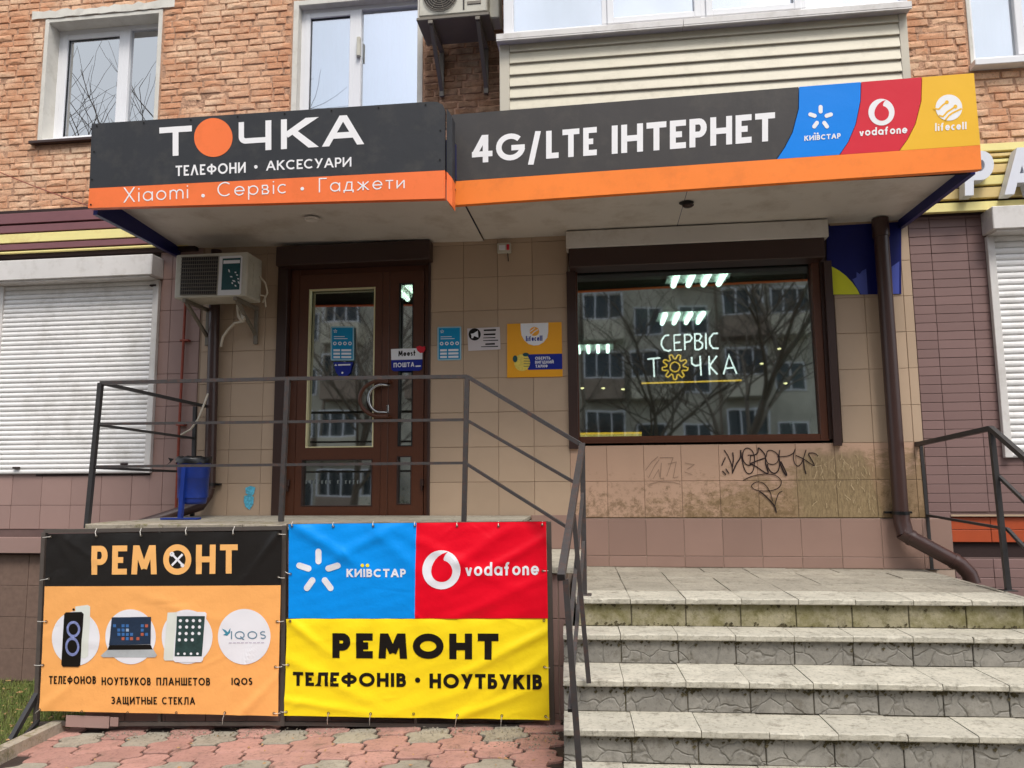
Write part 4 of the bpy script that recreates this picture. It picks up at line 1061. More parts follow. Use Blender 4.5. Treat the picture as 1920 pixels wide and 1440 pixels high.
mb = MB(); disc(mb, P2, 1652.5, 210.5, 24.5, 25, .002, 40, 1); mb.build('ring_logo', M['white'], s2); mb = MB(); text(mb, 'vodafone', P2, (1611, 255.5), (1701, 250), (1611, 241), (1701, 235), t=.2, sp=.13); mb.build('lettering', M['white'], s2)
mb = MB(); quote_shape(mb, P2, 1653, 211, 24.5, .0026); mb.build('ring_centre', M['vred'], s2)
mb = MB(); disc(mb, P2, 1779, 202, 25, 24.5, .002, 40, 1); mb.build('round_logo', M['white'], s2); mb = MB(); text(mb, 'lifecell', P2, (1753, 246), (1812, 242.5), (1753, 231), (1812, 228.5), t=.2, sp=.15); mb.build('lettering', M['white'], s2)
mb = MB()
def pxrib(mb, P, pts, w, lift, sub=None): ribbon(mb, [(a, -b) for a, b in pts], w, lambda X, Y, e: P(X, -Y, e), lift, sub=sub)
for o_, pts in enumerate(([(1750, 204), (1760, 205), (1768, 197), (1775, 192)], [(1760, 217), (1768, 219), (1776, 210), (1790, 201)], [(1772, 226), (1779, 217), (1786, 212), (1803, 204)])):
    pxrib(mb, P2, pts, 3.2, .0026+.0002*o_)
disc(mb, P2, 1775, 192, 3.6, 3.6, .0034, 12, 1); disc(mb, P2, 1791, 200, 3.6, 3.6, .0034, 12, 1)
mb.build('logo_stripes', M['lyel'], s2)
for P_, pts, t in ((P1, [(176, 236), (828, 200), (830, 368), (170, 386)], s1), (P2, [(852, 220), (1822, 141), (1834, 314), (853, 380)], s2)):
    slabpoly(pts, P_, .05, -.032).build('back_box', M['dark'], t)
for P_, pts, m_, t in ((P2, ((850, 384), (1840, 316.5)), 'orange2', s2), (P1, ((165.5, 389.5), (834, 371.5)), 'orange', s1)):
    a, b = P_(*pts[0]), P_(*pts[1]); mb = MB(); mb.add([(a[0], a[1]+.031, a[2]), (b[0], b[1]+.031, b[2]), (b[0], b[1]+.055, b[2]+.002), (a[0], a[1]+.055, a[2]+.002)], [(0, 3, 2, 1)]); mb.build('bottom_lip', M[m_], t)
    mb = MB(); mb.box(min(a[0], b[0])+.05, max(a[0], b[0])-.05, a[1]+.083, a[1]+.088, 3.54, 3.9); mb.build('back_sheet', M['dark'], t)
# soffit fittings
p = WZ(585, 410, SZ); t = thing('soffit_lamp', p, 'round white recessed lamp on the left part of the canopy underside', 'lamp')
MB().lathe((p[0], p[1], SZ), [(.0, -.006), (.045, -.006), (.05, -.014), (.06, -.012), (.062, -.001)], 24).build('lamp_ring', M['soffit'], t)
p = WZ(1287, 380, SZ); t = thing('soffit_lamp', p, 'dark broken lamp hanging from its hole in the canopy underside above the window', 'lamp')
MB().lathe((p[0], p[1], SZ), [(0, -.002), (.055, -.002)], 20).build('hole', M['blackp'], t)
MB().lathe((p[0]+.01, p[1]-.01, SZ-.03), [(0, -.012), (.03, -.008), (.045, .004), (.03, .01), (.0, .02)], 16).build('lamp_can', M['dbrown'], t)
p = WZ(1692, 350, SZ); 
# advertising sheet to the right of the window
P3 = plane(YW-.013)
ad = thing('advertising_sheet', W(1620, 550, YW-.02), 'navy and yellow advertising sheet on the wall behind the right downpipe', 'poster')
slabpoly([(1550, 424), (1690, 416), (1690, 551), (1550, 553)], P3, .003).build('sheet', M['navy'], ad)
mb = MB(); poly(mb, P3, [(1550, 552.5), (1550, 497), (1560, 500), (1573, 507), (1586, 517), (1598, 530), (1607, 542), (1612, 552)], .001); mb.build('yellow_disc', mat('lime yellow print', (214, 216, 30), .4, .04), ad)
mb = MB(); poly(mb, P3, [(1598, 524), (1606, 520), (1606, 510), (1612, 514), (1616, 508), (1624, 504), (1627, 552), (1614, 552)], .001); mb.build('pale_figure', mat('pale navy print', (66, 80, 170), .4, .04), ad); mb = MB(); poly(mb, P3, [(1672, 500), (1686, 490), (1686, 551), (1674, 551)], .001); mb.build('pale_figure', mat('pale navy print', (66, 80, 170), .4, .04), ad)

# ------------------------------------------------------------------ side fascias
fa = thing('slatted_fascia', W(100, 440, 6.1), 'maroon and yellow slatted fascia above the left roller shutter', 'fascia')
MB().box(-9, xl1+.2, 6.13, YW, 3.62, 4.075).build('backing', M['dark'], fa)
for a, b, m in ((402, 421, 'mboard'), (424.5, 438, 'mboard'), (440.5, 457, 'yboard'), (459.5, 470, 'mboard'), (473, 476, 'yboard')):
    z1, z0 = Z_(0, a, 6.1), Z_(0, b, 6.1); MB().cbox(-9, xl1+.15, 6.095, 6.128, z0, z1, .003).build('board', M[m], fa)
fb = thing('slatted_fascia', W(1880, 380, 6.1), 'golden slatted fascia with raised white letters above the right shutter', 'fascia')
MB().box(xr1+.01, 7, 6.14, YW+.01, Z_(1850, 396, 6.12), Z_(1850, 268, 6.12)).build('backing', M['dark'], fb)
for a, b, m in ((269, 283, 'yboard'), (288, 294, 'gboard'), (299, 305, 'yboard'), (308.5, 324, 'gboard'), (329, 346, 'yboard'), (351, 370, 'gboard'), (377, 393.5, 'yboard')):
    z1, z0 = Z_(1860, a, 6.1), Z_(1860, b, 6.1); MB().cbox(xr1+.02, 7, 6.095, 6.139, z0, z1, .003).build('board', M[m], fb)
PL = plane(5.99)
for s_, q_ in (('Р', ((1809, 367), (1862, 364), (1809, 284), (1864, 282))), ('А', ((1884, 365), (1948, 361), (1884, 278), (1948, 275)))):
    mb = MB(); text(mb, s_, PL, *q_, t=.2, depth=.095); mb.build('letter', M['letter'], fb)

# ------------------------------------------------------------------ roller shutters next door
def roller(label, x0, x1, z0, z1, bz0, bz1, pitch, side, vis0, vis1):
    t = thing('roller_shutter', ((x0+x1)/2, YW, z0), label, 'roller shutter')
    hb0, hb1 = x0-.07, x1+.07; yf = YW-.19
    MB().cbox(hb0, hb1, yf, YW-.008, bz0+.0, bz1, .006).build('housing', M['shutbox'], t)
    MB().box(hb0+.03, hb1-.03, yf+.02, YW-.01, bz0-.012, bz0-.001).build('housing_lip', M['shutbox'], t)
    for e in (0, 1):
        a, b = ((x0-.055, x0), (x1, x1+.055))[e]
        MB().cbox(a, b, YW-.05, YW-.009, z0, bz0-.013, .003).build('guide_rail', M['shutbox'], t)
    z = z0; mesh = None; w = (x1-x0)/2
    while z < bz0-.02:
        if mesh is None:
            pr = [(-.010, 0), (-.017, .22), (-.019, .5), (-.016, .78), (-.009, .93), (-.004, .95), (-.004, 1.0)]
            vs = [(sx*w, y, h*pitch) for sx in (-1, 1) for y, h in pr]; n = len(pr)
            mb = MB().add(vs, [(i, n+i, n+i+1, i+1) for i in range(n-1)], False); mesh = mb.mesh('slat', M['shut'])
        link('slat', mesh, t, ((x0+x1)/2, YW-.018+random.uniform(-.0012, .0012), z), rot=(random.uniform(-.02, .02), random.uniform(-.0006, .0006), 0)); z += pitch
    return t
zb = Z_(140, 888, YW)
r1 = roller('closed white roller shutter left of the downpipe and shop door', X_(4, 700, YW-.02)-.02, X_(290, 600, YW), zb, 3.4, Z_(150, 520, YW-.19), Z_(150, 482, YW-.19), .0435, 0, 0, 0)
MB().box(-5.1, -4.0, YW-.012, YW-.006, zb-.02, zb-.0).build('bottom_bar', M['dark'], r1)
for px_, py_ in ((30, 877), (232, 870), (287, 535)):
    p = W(px_, py_, YW-.05); MB().cbox(p[0]-.03, p[0]+.03, p[1]-.01, p[1]+.02, p[2]-.008, p[2]+.008, .003).build('catch', M['dark'], r1)
zb = Z_(1905, 858, YW)
r2 = roller('closed white roller shutter at the right edge of the photo', X_(1880, 640, YW-.04), 4.6, zb, 3.4, Z_(1890, 428, YW-.19), Z_(1890, 385, YW-.19), .05, 0, 0, 0)

# ------------------------------------------------------------------ air conditioners
def ac_lower():
    YF = 5.78
    x0, x1 = X_(328, 520, YF), X_(463, 520, YF); z0, z1 = Z_(400, 557, YF), Z_(400, 474.5, YF); y1 = YF+.27
    t = thing('air_conditioner', ((x0+x1)/2, (YF+y1)/2, z0), 'small cream air conditioner with green leaf sticker under canopy left of door', 'air conditioner')
    MB().cbox(x0, x1, YF, y1, z0, z1, .01).build('casing', M['acw'], t)
    P = plane(YF)
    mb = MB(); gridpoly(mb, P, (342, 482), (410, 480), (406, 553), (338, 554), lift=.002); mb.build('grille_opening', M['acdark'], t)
    mb = MB()
    for i in range(11):
        f = i/10; mb.tube([P(341-3*f, 483+70*f, .008), P(410-4*f, 481+71*f, .008)], .0035, 5)
    for i in range(18):
        f = i/17; mb.tube([P(342+68*f, 482-2*f, .006), P(338+68*f, 554-f, .006)], .0015, 4)
    mb.build('grille', M['acgrey'], t)
    mb = MB(); pts = [(412, 481), (452, 479), (455, 482), (452, 550), (449, 553), (408, 554)]; poly(mb, P, pts, .002); mb.build('front_panel', M['pvc'], t)
    mb = MB(); poly(mb, P, [(418, 485), (452, 483.5), (449, 543), (415, 544)], .0035); st = mb.build('sticker', M['dteal'], t)
    mb = MB(); poly(mb, P, [(419.5, 488.5), (450.5, 487.5), (450.3, 493.5), (419.2, 495)], .0045); MB
    rr = random.Random(4)
    for a, b in ((442, 511), (447, 523), (434, 519), (430, 508), (436, 531), (442, 536), (445, 516), (439, 527), (448, 530)):
        an = rr.uniform(.3, 1.2); l_ = rr.uniform(2, 4.2); poly(mb, P, [(a-l_*math.cos(an), b-l_*math.sin(an)), (a+1.2, b-1.2), (a+l_*math.cos(an), b+l_*math.sin(an)), (a-1.2, b+1.2)], .0045)
    mb.build('leaf_print', M['offw'], t)
    MB().cbox(x1-.0, x1+.012, YF+.10, y1-.03, z0+.12, z1-.08, .003).build('valve_cover', M['acw'], t)
    mb = MB(); mb.tube([(x1+.012, YF+.2, z0+.22), (x1+.06, YF+.22, z0+.16), (x1+.07, YF+.24, z0+.08), (x1+.02, YF+.26, z0+.0)], .008, 6)
    mb.tube([(x1+.01, YF+.22, z0+.06), (x1+.05, YF+.23, z0+.05), (x1+.05, YF+.26, z0-.04)], .007, 6); mb.build('copper_pipe', M['hose'], t)
    for x in (x0+.09, x1-.10):
        mb = MB()
        mb.cbox(x-.015, x+.015, YF-.0, YW-.01, z0-.034, z0-.003, .003)
        mb.tube([(x, YF+.04, z0-.03), (x, YW-.02, z0-.26)], .012, square=True); mb.cbox(x-.017, x+.017, YW-.036, YW-.009, z0-.34, z0-.035, .003)
        mb.build('bracket', M['acgrey'], t)
ac_lower()
def ac_upper():
    YF = 5.72
    x0, x1 = X_(785, 20, YF), X_(913, 18, YF); z0 = Z_(850, 26, YF); z1 = z0+.46; y1 = YF+.30
    t = thing('air_conditioner', ((x0+x1)/2, (YF+y1)/2, z0), 'air conditioner with round fan grille at top edge beside the balcony', 'air conditioner')
    MB().cbox(x0, x1, YF, y1, z0, z1, .01).build('casing', M['acw'], t)
    P = plane(YF)
    cx, cz = X_(826, -8, YF), Z_(826, -8, YF); R0 = .142
    mb = MB(); n = 28
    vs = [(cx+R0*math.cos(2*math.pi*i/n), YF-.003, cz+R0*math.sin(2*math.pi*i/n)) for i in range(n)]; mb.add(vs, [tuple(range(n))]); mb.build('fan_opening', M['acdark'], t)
    mb = MB()
    for rr in (.03, .05, .07, .09, .11, .13, .145):
        mb.tube([(cx+rr*math.cos(2*math.pi*i/28), YF-.012, cz+rr*math.sin(2*math.pi*i/28)) for i in range(29)], .0032, 5)
    for i in range(8): a = i*math.pi/4+.2; mb.tube([(cx, YF-.01, cz), (cx+R0*math.cos(a), YF-.008, cz+R0*math.sin(a))], .003, 4)
    mb.build('fan_grille', M['acgrey'], t)
    MB().cbox(X_(868, 10, YF), X_(870, 10, YF)+.004, YF-.006, YF+.01, z0+.03, z1, .002).build('panel_joint', M['acdark'], t)
    MB().cbox(X_(876, 5, YF), X_(902, 5, YF), YF-.006, YF+.01, z0+.07, z0+.10, .003).build('badge', M['acgrey'], t)
    MB().cbox(x0-.02, x1+.02, YF-.0, YW-.10, z0-.035, z0-.004, .006).build('drip_tray', M['acgrey'], t)
    MB().cbox(x1+.001, x1+.09, YF+.1, y1-.02, z0+.0, z1, .01).build('side_cover', M['acw'], t)
    for x in (x0+.10, x1-.08):
        mb = MB(); mb.cbox(x-.02, x+.02, YF-.0, YW-.01, z0-.066, z0-.036, .003); mb.tube([(x, YF+.03, z0-.06), (x+.0, YW-.03, z0-.42)], .016, square=True); mb.cbox(x-.02, x+.02, YW-.04, YW-.015, z0-.48, z0-.067, .003)
        mb.build('bracket', M['acgrey'], t)
ac_upper()
# ------------------------------------------------------------------ pipes, hose, cable
p0, p1, p2, p3 = W(403, 545, YW-.07), W(393, 915, YW-.07), W(375, 948, YW-.12), W(262, 984, 5.85)
dp = thing('downpipe', p1, 'brown downpipe left of shop door that bends behind the blue bin', 'downpipe')
MB().tube([(p0[0], p0[1], 3.6), p0, p1], .047, 16).build('pipe_run', M['pipe'], dp)
MB().tube([p1, (p1[0]-.01, p1[1]-.01, p1[2]-.06), p2, p3], .046, 16).build('pipe_elbow', M['pipe'], dp)
MB().tube([(p1[0]-.0, p1[1], p1[2]+.02), (p1[0], p1[1], p1[2]+.045)], .053, 16).cbox(p1[0]-.08, p1[0]+.08, YW-.05, YW-.01, p1[2]+.02, p1[2]+.04, .002).build('clamp', M['blackp'], dp)
yp = YW-.09
a0, a1, a2, a3, a4 = W(1650, 412, yp), W(1689, 962, yp), W(1698, 1003, yp-.03), W(1800, 1058, yp-.10), W(1824, 1095, yp-.12)
dp = thing('downpipe', a2, 'brown downpipe right of shop window, bent away above the landing', 'downpipe')
MB().tube([(a0[0], yp, 3.6), a1], .056, 18).build('pipe_run', M['pipe'], dp)
MB().tube([a1, (a1[0]+.004, yp, a1[2]-.07), (a2[0], yp-.03, a2[2])], .060, 18).build('pipe_elbow', M['pipe'], dp)
MB().tube([(a2[0]-.03, yp-.028, a2[2]+.02), a2, a3, (a4[0]-.015, a4[1]+.01, a4[2]+.07), a4], .056, 18).build('pipe_foot', M['pipe'], dp)
m_ = tuple((np.array(a2)*.62+np.array(a3)*.38)); d_ = (np.array(a3)-np.array(a2)); d_ /= np.linalg.norm(d_)
for s_ in (0.1, .9): c_ = np.array(a2)*(1-s_)+np.array(a3)*s_; MB().tube([tuple(c_-d_*.012), tuple(c_+d_*.012)], .061, 18).build('collar', M['pipe'], dp)
MB().tube([(a1[0], yp, a1[2]-.01), (a1[0], yp, a1[2]+.014)], .063, 18).cbox(a1[0]-.10, a1[0]+.10, YW-.05, YW-.012, a1[2]-.006, a1[2]+.01, .002).build('clamp', M['blackp'], dp)
MB().tube([(a0[0], yp, 3.45), (a0[0], yp, 3.599)], .064, 18).build('top_socket', M['pipe'], dp)
g0, g1, g2 = W(347, 580, YW-.04), W(336, 800, YW-.04), W(329, 980, YW-.04)
gp_ = thing('gas_pipe', g2, 'thin rusty red pipe running down the wall beside the left shutter', 'pipe')
MB().tube([(g0[0], g0[1], 3.5), g0, g1, g2], .012, 8).build('pipe_run', M['rust'], gp_)
for f in (.15, .55): p = np.array(g0)*(1-f)+np.array(g2)*f; MB().cbox(p[0]-.03, p[0]+.05, YW-.055, YW-.009, p[2]-.008, p[2]+.008, .002).build('clip', M['rust'], gp_)
mb = MB(); yh = 6.0
pts = [W(445, 572, 5.95), W(447, 592, 5.95), W(455, 603, 5.95), W(440, 606, 6.02), W(428, 618, 6.08), W(418, 632, 6.12), W(414, 650, 6.13)]
mb.tube(pts, .011, 8); mb.build('drain_hose', M['hose'], label='white drain hose curling from under the lower air conditioner to the downpipe', category='hose')
mb = MB().tube([W(390, 738, 5.98), W(380, 765, 5.95), W(372, 785, 5.95), W(358, 805, 5.97), W(340, 815, 6.05)], .008, 8); mb.build('hose_end', M['hose'], label='loose white hose end dangling left of the downpipe above the bin', category='hose')
mb = MB().tube([W(448, 570, 6.0), W(453, 583, 5.97), W(457, 600, 5.96)], .018, 8); mb.build('insulated_pipe', M['hose'], label='thick insulated pipe stub under the lower air conditioner', category='pipe')
c0, c1 = Vector(W(-30, 310, YW-.05)), Vector(W(166, 386, Y1+.1)); mb = MB()
mb.tube([c0.lerp(c1, i/8)-Vector((0, 0, .012*math.sin(i/8*math.pi))) for i in range(9)], .004, 6); mb.build('cable', M['rust'], label='thin cable strung across the left brick wall to the canopy', category='cable')
# alarm box
p0, p1 = W(933, 475, YW-.03), W(958, 456, YW-.03)
t = thing('alarm_box', ((p0[0]+p1[0])/2, YW-.03, p0[2]), 'small white alarm box with red lens on wall just under canopy', 'alarm box')
MB().cbox(p0[0], p1[0], YW-.05, YW-.009, p0[2], p1[2], .004).build('case', M['acw'], t)
MB().cbox(p1[0]-.035, p1[0]-.012, YW-.056, YW-.049, p0[2]+.02, p1[2]-.015, .002).build('red_lens', M['vred'], t)
MB().cbox(p0[0]+.015, p1[0]-.045, YW-.054, YW-.049, p0[2]+.02, p1[2]-.02, .002).build('window_plate', M['pvc'], t)
MB().tube([(p1[0]-.03, YW-.02, p0[2]), (p1[0]-.025, YW-.015, p0[2]-.07)], .004, 6).build('cable_end', M['blackp'], t)

# ------------------------------------------------------------------ posters and stickers
PW_ = plane(YW-.012)
def tarif(P, t, x0, x1, y0, y1, skew=0):
    w = x1-x0; h = y1-y0
    X = lambda u, v: (x0+w*u, y0+h*v-skew*u)
    mb = MB(); poly(mb, P, [X(0, .03), X(.04, 0), X(.96, 0), X(1, .03), X(1, .97), X(.96, 1), X(.04, 1), X(0, .97)], 0); mb.build('border', M['pbrd'], t)
    mb = MB(); poly(mb, P, [X(.06, .04), X(.94, .04), X(.94, .96), X(.06, .96)], .0008); mb.build('print', M['cyan'], t)
    mb = MB(); star(mb, P, *X(.2, .14), 1, 3.6, 1.3, .0016)
    for i in range(4):
        a, b = X(.18+.215*i, .5); disc(mb, P, a, b, 3.4, 3.4, .0016, 12, 1, hole=.5)
    for j in range(3):
        v = .67+.1*j; poly(mb, P, [X(.12, v), X(.4, v), X(.4, v+.06), X(.12, v+.06)], .0016); poly(mb, P, [X(.46, v), X(.88, v), X(.88, v+.06), X(.46, v+.06)], .0016)
    for v, b in ((.29, .6), (.35, .72)): poly(mb, P, [X(.14, v), X(b, v), X(b, v+.018), X(.14, v+.018)], .0016)
    mb.build('tariff_table', M['offw'], t)
t = thing('poster', W(842, 676, YW), 'small blue tariff poster on the tiles right of the shop door', 'poster'); tarif(PW_, t, 820, 865, 613, 676, 1)
t = thing('poster', W(907, 658, YW), 'crooked white paper notice with black megaphone circle', 'poster')
sl_ = slabpoly([(876, 616), (937, 613), (938.5, 655), (878, 658)], PW_, .001); sl_.build('paper', M['ppaper'], t)
mb = MB(); disc(mb, PW_, 890, 627, 11.5, 11.5, .001, 24, 1); 
for k, (a, b, y_) in enumerate(((907, 930, 618), (907, 929, 626), (906, 929, 633), (906, 934, 638), (910, 928, 644), (902, 934, 649.5))):
    poly(mb, PW_, [(a, y_), (b, y_-1), (b, y_+(2.3 if k in (0, 1, 4) else .9)), (a, y_+(2.8 if k in (0, 1, 4) else 1.4))], .001)
mb.build('print', M['ink'], t)
mb = MB(); poly(mb, PW_, [(883, 626), (888, 625), (896, 620), (897, 633), (889, 630), (887, 634), (884, 634), (884, 630)], .0018); mb.build('megaphone', M['offw'], t)
t = thing('poster', W(1003, 707, YW), 'square orange poster with a white tab, navy band and a yellow hand', 'poster')
slabpoly([(951, 607.5), (1053, 604), (1055, 706), (951, 708)], PW_, .006, .006).build('board', mat('orange poster print', (240, 166, 24), .35, .05, 2), t)
PP = plane(YW-.0185)
mb = MB(); poly(mb, PP, [(976, 606.6), (1028, 604.9), (1028, 622), (1026, 633), (1019, 642), (1010, 647), (1001, 648), (991, 645), (983, 638), (978, 629), (976.5, 618)], .001); mb.build('white_tab', M['offw'], t)
mb = MB(); disc(mb, PP, 1002, 621.5, 9, 8.5, .002, 24, 1); mb.build('round_logo', mat('amber orange print', (246, 170, 50), .4, 0), t)
mb = MB(); pxrib(mb, PP, [(992, 623), (998, 619), (1003, 615)], 1.6, .003); pxrib(mb, PP, [(996, 628), (1002, 622), (1009, 618)], 1.6, .0032); mb.build('logo_stripes', M['offw'], t)
mb = MB(); text(mb, 'lifecell', PP, (986, 640), (1017, 639), (986, 630), (1017, 629), t=.2, sp=.15, lift=.002); mb.build('brand_lettering', M['dblue'], t); mb = MB(); poly(mb, PP, [(990, 664.5), (1054, 663), (1054.6, 692), (990, 693.5)], .001); mb.build('navy_band', M['dblue'], t)
mb = MB(); text(mb, 'ОБЕРІТЬ', PP, (1003.5, 674.5), (1032, 674), (1003.5, 669), (1032, 668.5), t=.2, lift=.002); text(mb, 'ВИГІДНИЙ', PP, (1003.5, 682), (1038, 681.5), (1003.5, 676.5), (1038, 676), t=.2, lift=.002); text(mb, 'ТАРИФ', PP, (1004, 689.5), (1027, 689), (1004, 684), (1027, 683.5), t=.2, lift=.002)
mb.build('lettering', M['offw'], t)
mb = MB(); disc(mb, PP, 979, 680, 15, 16, .003, 20, 1); mb.build('hand_shape', mat('yellow glove print', (232, 206, 90), .5, .15, 60), t)
mb = MB(); disc(mb, PP, 966, 673, 4.5, 6.5, .0038, 14, 1); disc(mb, PP, 986, 665, 6, 3.5, .0038, 14, 1)
for i in range(4): pxrib(mb, PP, [(982, 672+i*5), (994, 673+i*4.6)], .9, .0039+i*.0001)
mb.build('hand_lines', M['dteal'], t)
# door stickers
PD = plane(yd-.010)
t = thing('sticker', W(641, 676, yd), 'blue tariff poster on the left glass of the door', 'sticker'); tarif(PD, t, 620, 664, 612, 676, 0)
t = thing('sticker', W(644, 706, yd), 'dark blue shield sticker below the door poster', 'sticker')
mb = MB(); poly(mb, PD, [(625, 679), (662, 679), (660, 686), (657, 699), (652, 704), (643, 705.5), (635, 704), (630, 698)], .0005); mb.build('shield', M['dblue'], t)
mb = MB(); poly(mb, PD, [(627, 686), (629.5, 682), (632, 686)], .0012); poly(mb, PD, [(634, 683), (657, 682.4), (657, 685), (634, 685.6)], .0012); disc(mb, PD, 642, 699, 2, 2, .0012, 10, 1); mb.build('emblem', M['offw'], t)
PM = plane(yd-.046)
t = thing('sticker', W(764, 696, yd), 'white and blue mail sticker with a red heart on the narrow door leaf', 'sticker')
slabpoly([(733, 654.5), (792, 652.5), (792, 673.5), (733.5, 675)], PM, .003).build('white_part', M['offw'], t)
slabpoly([(733.5, 675.3), (792, 673.8), (791, 692), (786, 695), (738, 696), (734, 693)], PM, .003).build('blue_part', M['dblue'], t)
mb = MB(); poly(mb, PM, [(780, 651), (787, 648), (792, 650.5), (797, 649), (798, 655), (794, 661), (788, 662), (783, 658)], .001); mb.build('red_heart', M['vred'], t)
mb = MB(); text(mb, 'Meest', PM, (747, 668), (779, 667), (747, 658), (779, 657), t=.2, sp=.12, lift=.001); mb.build('lettering', M['ink'], t)
mb = MB(); text(mb, 'ПОШТА', PM, (738, 689), (777, 687.5), (738, 680.5), (777, 679), t=.2, lift=.001); poly(mb, PM, [(779, 685.5), (789, 685), (789, 687.4), (779, 688)], .001); mb.build('post_lettering', M['offw'], t)
mb = MB()
for i in range(14):
    if i in (7, 9): continue
    x = 574+i*7.4; pxrib(mb, PD, [(x, 901), (x+.3, 907)], 2.2, .001); pxrib(mb, PD, [(x, 901), (x+2.4, 901)], 1, .0012)
mb.build('glass_lettering', mat('faded frosted print', (120, 128, 126), .6, .3, 90), label='row of worn pale marks on the lower door glass', category='sticker')
mb = MB(); poly(mb, plane(yd+.05), [(749, 895), (774, 894), (774, 946), (749, 946)], 0); mb.build('blue_board', M['cyan'], label='blue board standing behind the lower narrow door glass', category='board')
# graffiti tags and sticker remains on the tiles
PG = plane(YW-.0105)
def gq(*p): return [(1320+a/8, 820+b/8) for a, b in p]
mb = MB(); L_ = 0
for pts, w_ in ((gq((265,425),(320,300)),2.2),(gq((300,190),(360,280),(420,430),(425,545)),1.8),(gq((430,225),(440,330),(425,450)),2.4),(gq((550,190),(545,300),(480,410),(425,540)),2.6),
    (gq((550,190),(570,330),(600,460),(640,530),(690,545),(735,500),(755,400),(755,290),(720,200),(650,160),(600,190),(580,260),(590,350),(640,410),(700,420)),1.9),
    (gq((655,270),(700,275),(690,390),(740,400)),1.6),(gq((700,270),(770,260),(810,220),(820,160),(915,265),(925,400),(955,545),(760,425),(690,400),(800,350),(915,310)),2.2),
    (gq((935,290),(950,210),(1010,195),(1090,240),(1120,300),(1100,370),(1040,405),(960,390),(930,330)),1.7),(gq((945,400),(980,490),(1050,540),(1110,500),(1135,400),(1125,280),(1135,190)),2.2),
    (gq((1130,350),(1175,480),(1225,565),(1235,540),(1150,360)),2.6),(gq((1100,290),(1250,280),(1340,235),(1365,180),(1340,290),(1360,390),(1410,430),(1470,370),(1530,185)),1.7),
    (gq((1375,270),(1500,330),(1655,425),(1570,260),(1600,235),(1660,240),(1715,280)),1.8),(gq((1490,310),(1500,440),(1530,550)),2.2),(gq((275,505),(330,560)),2.2),(gq((325,470),(375,545)),2.2),
    (gq((585,645),(700,590),(830,560),(960,550),(1080,575),(1150,640),(1155,700),(1110,760),(1020,795),(900,805),(780,790),(715,745),(730,700),(800,668),(880,685),(950,750),(1000,850),(1030,960)),1.5),
    (gq((830,810),(900,860),(1000,960),(1060,1040),(1085,1130)),2.6),(gq((1175,805),(1120,840),(1085,930),(1060,1050),(1085,1130)),1.6)):
    L_ += 1
    # smooth the polyline
    sm = [pts[0]]
    for i in range(len(pts)-1):
        p_, q_ = pts[i], pts[i+1]; o_ = pts[i-1] if i else p_; r_ = pts[i+2] if i+2 < len(pts) else q_
        for k in (1, 2, 3, 4):
            s_ = k/4; h_ = lambda a, b, c, d: .5*((2*b)+(-a+c)*s_+(2*a-5*b+4*c-d)*s_*s_+(-a+3*b-3*c+d)*s_**3)
            sm.append((h_(o_[0], p_[0], q_[0], r_[0]), h_(o_[1], p_[1], q_[1], r_[1])))
    pxrib(mb, PG, sm, w_*.95, .0004+L_*.0002)
mb.build('graffiti_tag', mat('black spray paint', (40, 24, 24), .4, .1), label='black scrawled graffiti tag on stained tiles below shop window', category='graffiti')
mb = MB(); k = 0
for pts in ([(1210,882),(1222,866),(1234,856)],[(1216,896),(1228,872),(1236,862)],[(1225,897),(1235,880),(1237,894)],[(1237,858),(1262,858),(1250,893)],[(1240,868),(1238,897),(1244,897)],[(1252,870),(1268,866),(1262,896),(1272,894)],[(1284,868),(1302,871),(1288,880)],[(1284,885),(1298,890)],[(1216,908),(1236,903),(1262,904),(1276,908)]):
    k += 1; pxrib(mb, PG, pts, .9, .0004+k*.0001)
mb.build('scratched_tag', mat('faded grey tag', (140, 116, 96), .7, .1), label='faint grey scribble on the tiles left of the black graffiti', category='graffiti')
mb = MB(); rr = random.Random(2)
for i in range(60):
    x = rr.uniform(1530, 1640); y = rr.uniform(845, 900) if rr.random() < .7 else rr.uniform(900, 955); l_ = rr.uniform(5, 17); a = rr.gauss(1.5, .5)
    pxrib(mb, PG, [(x, y), (x+l_*.5*math.cos(a)+rr.uniform(-2, 2), y+l_*.5*math.sin(a)), (x+l_*math.cos(a), y+l_*math.sin(a))], rr.uniform(.5, 1.1), .0004+i*.00005)
mb.build('scraped_glue', mat('scraped glue', (190, 168, 132), .8, .2), label='scraped glue scratches on the bare patch beside the right downpipe', category='scratches', kind='stuff')
mb = MB(); poly(mb, PG, [(460, 915), (470, 911), (479, 914), (476, 926), (472, 930), (461, 925)], .0006); poly(mb, PG, [(458, 930), (467, 927), (476, 932), (475, 945), (468, 956), (460, 950), (457, 940)], .0006)
mb.build('torn_sticker', mat('torn cyan sticker', (88, 178, 206), .6, .5, 60), label='torn pale blue sticker low on the tiles left of the door', category='sticker')

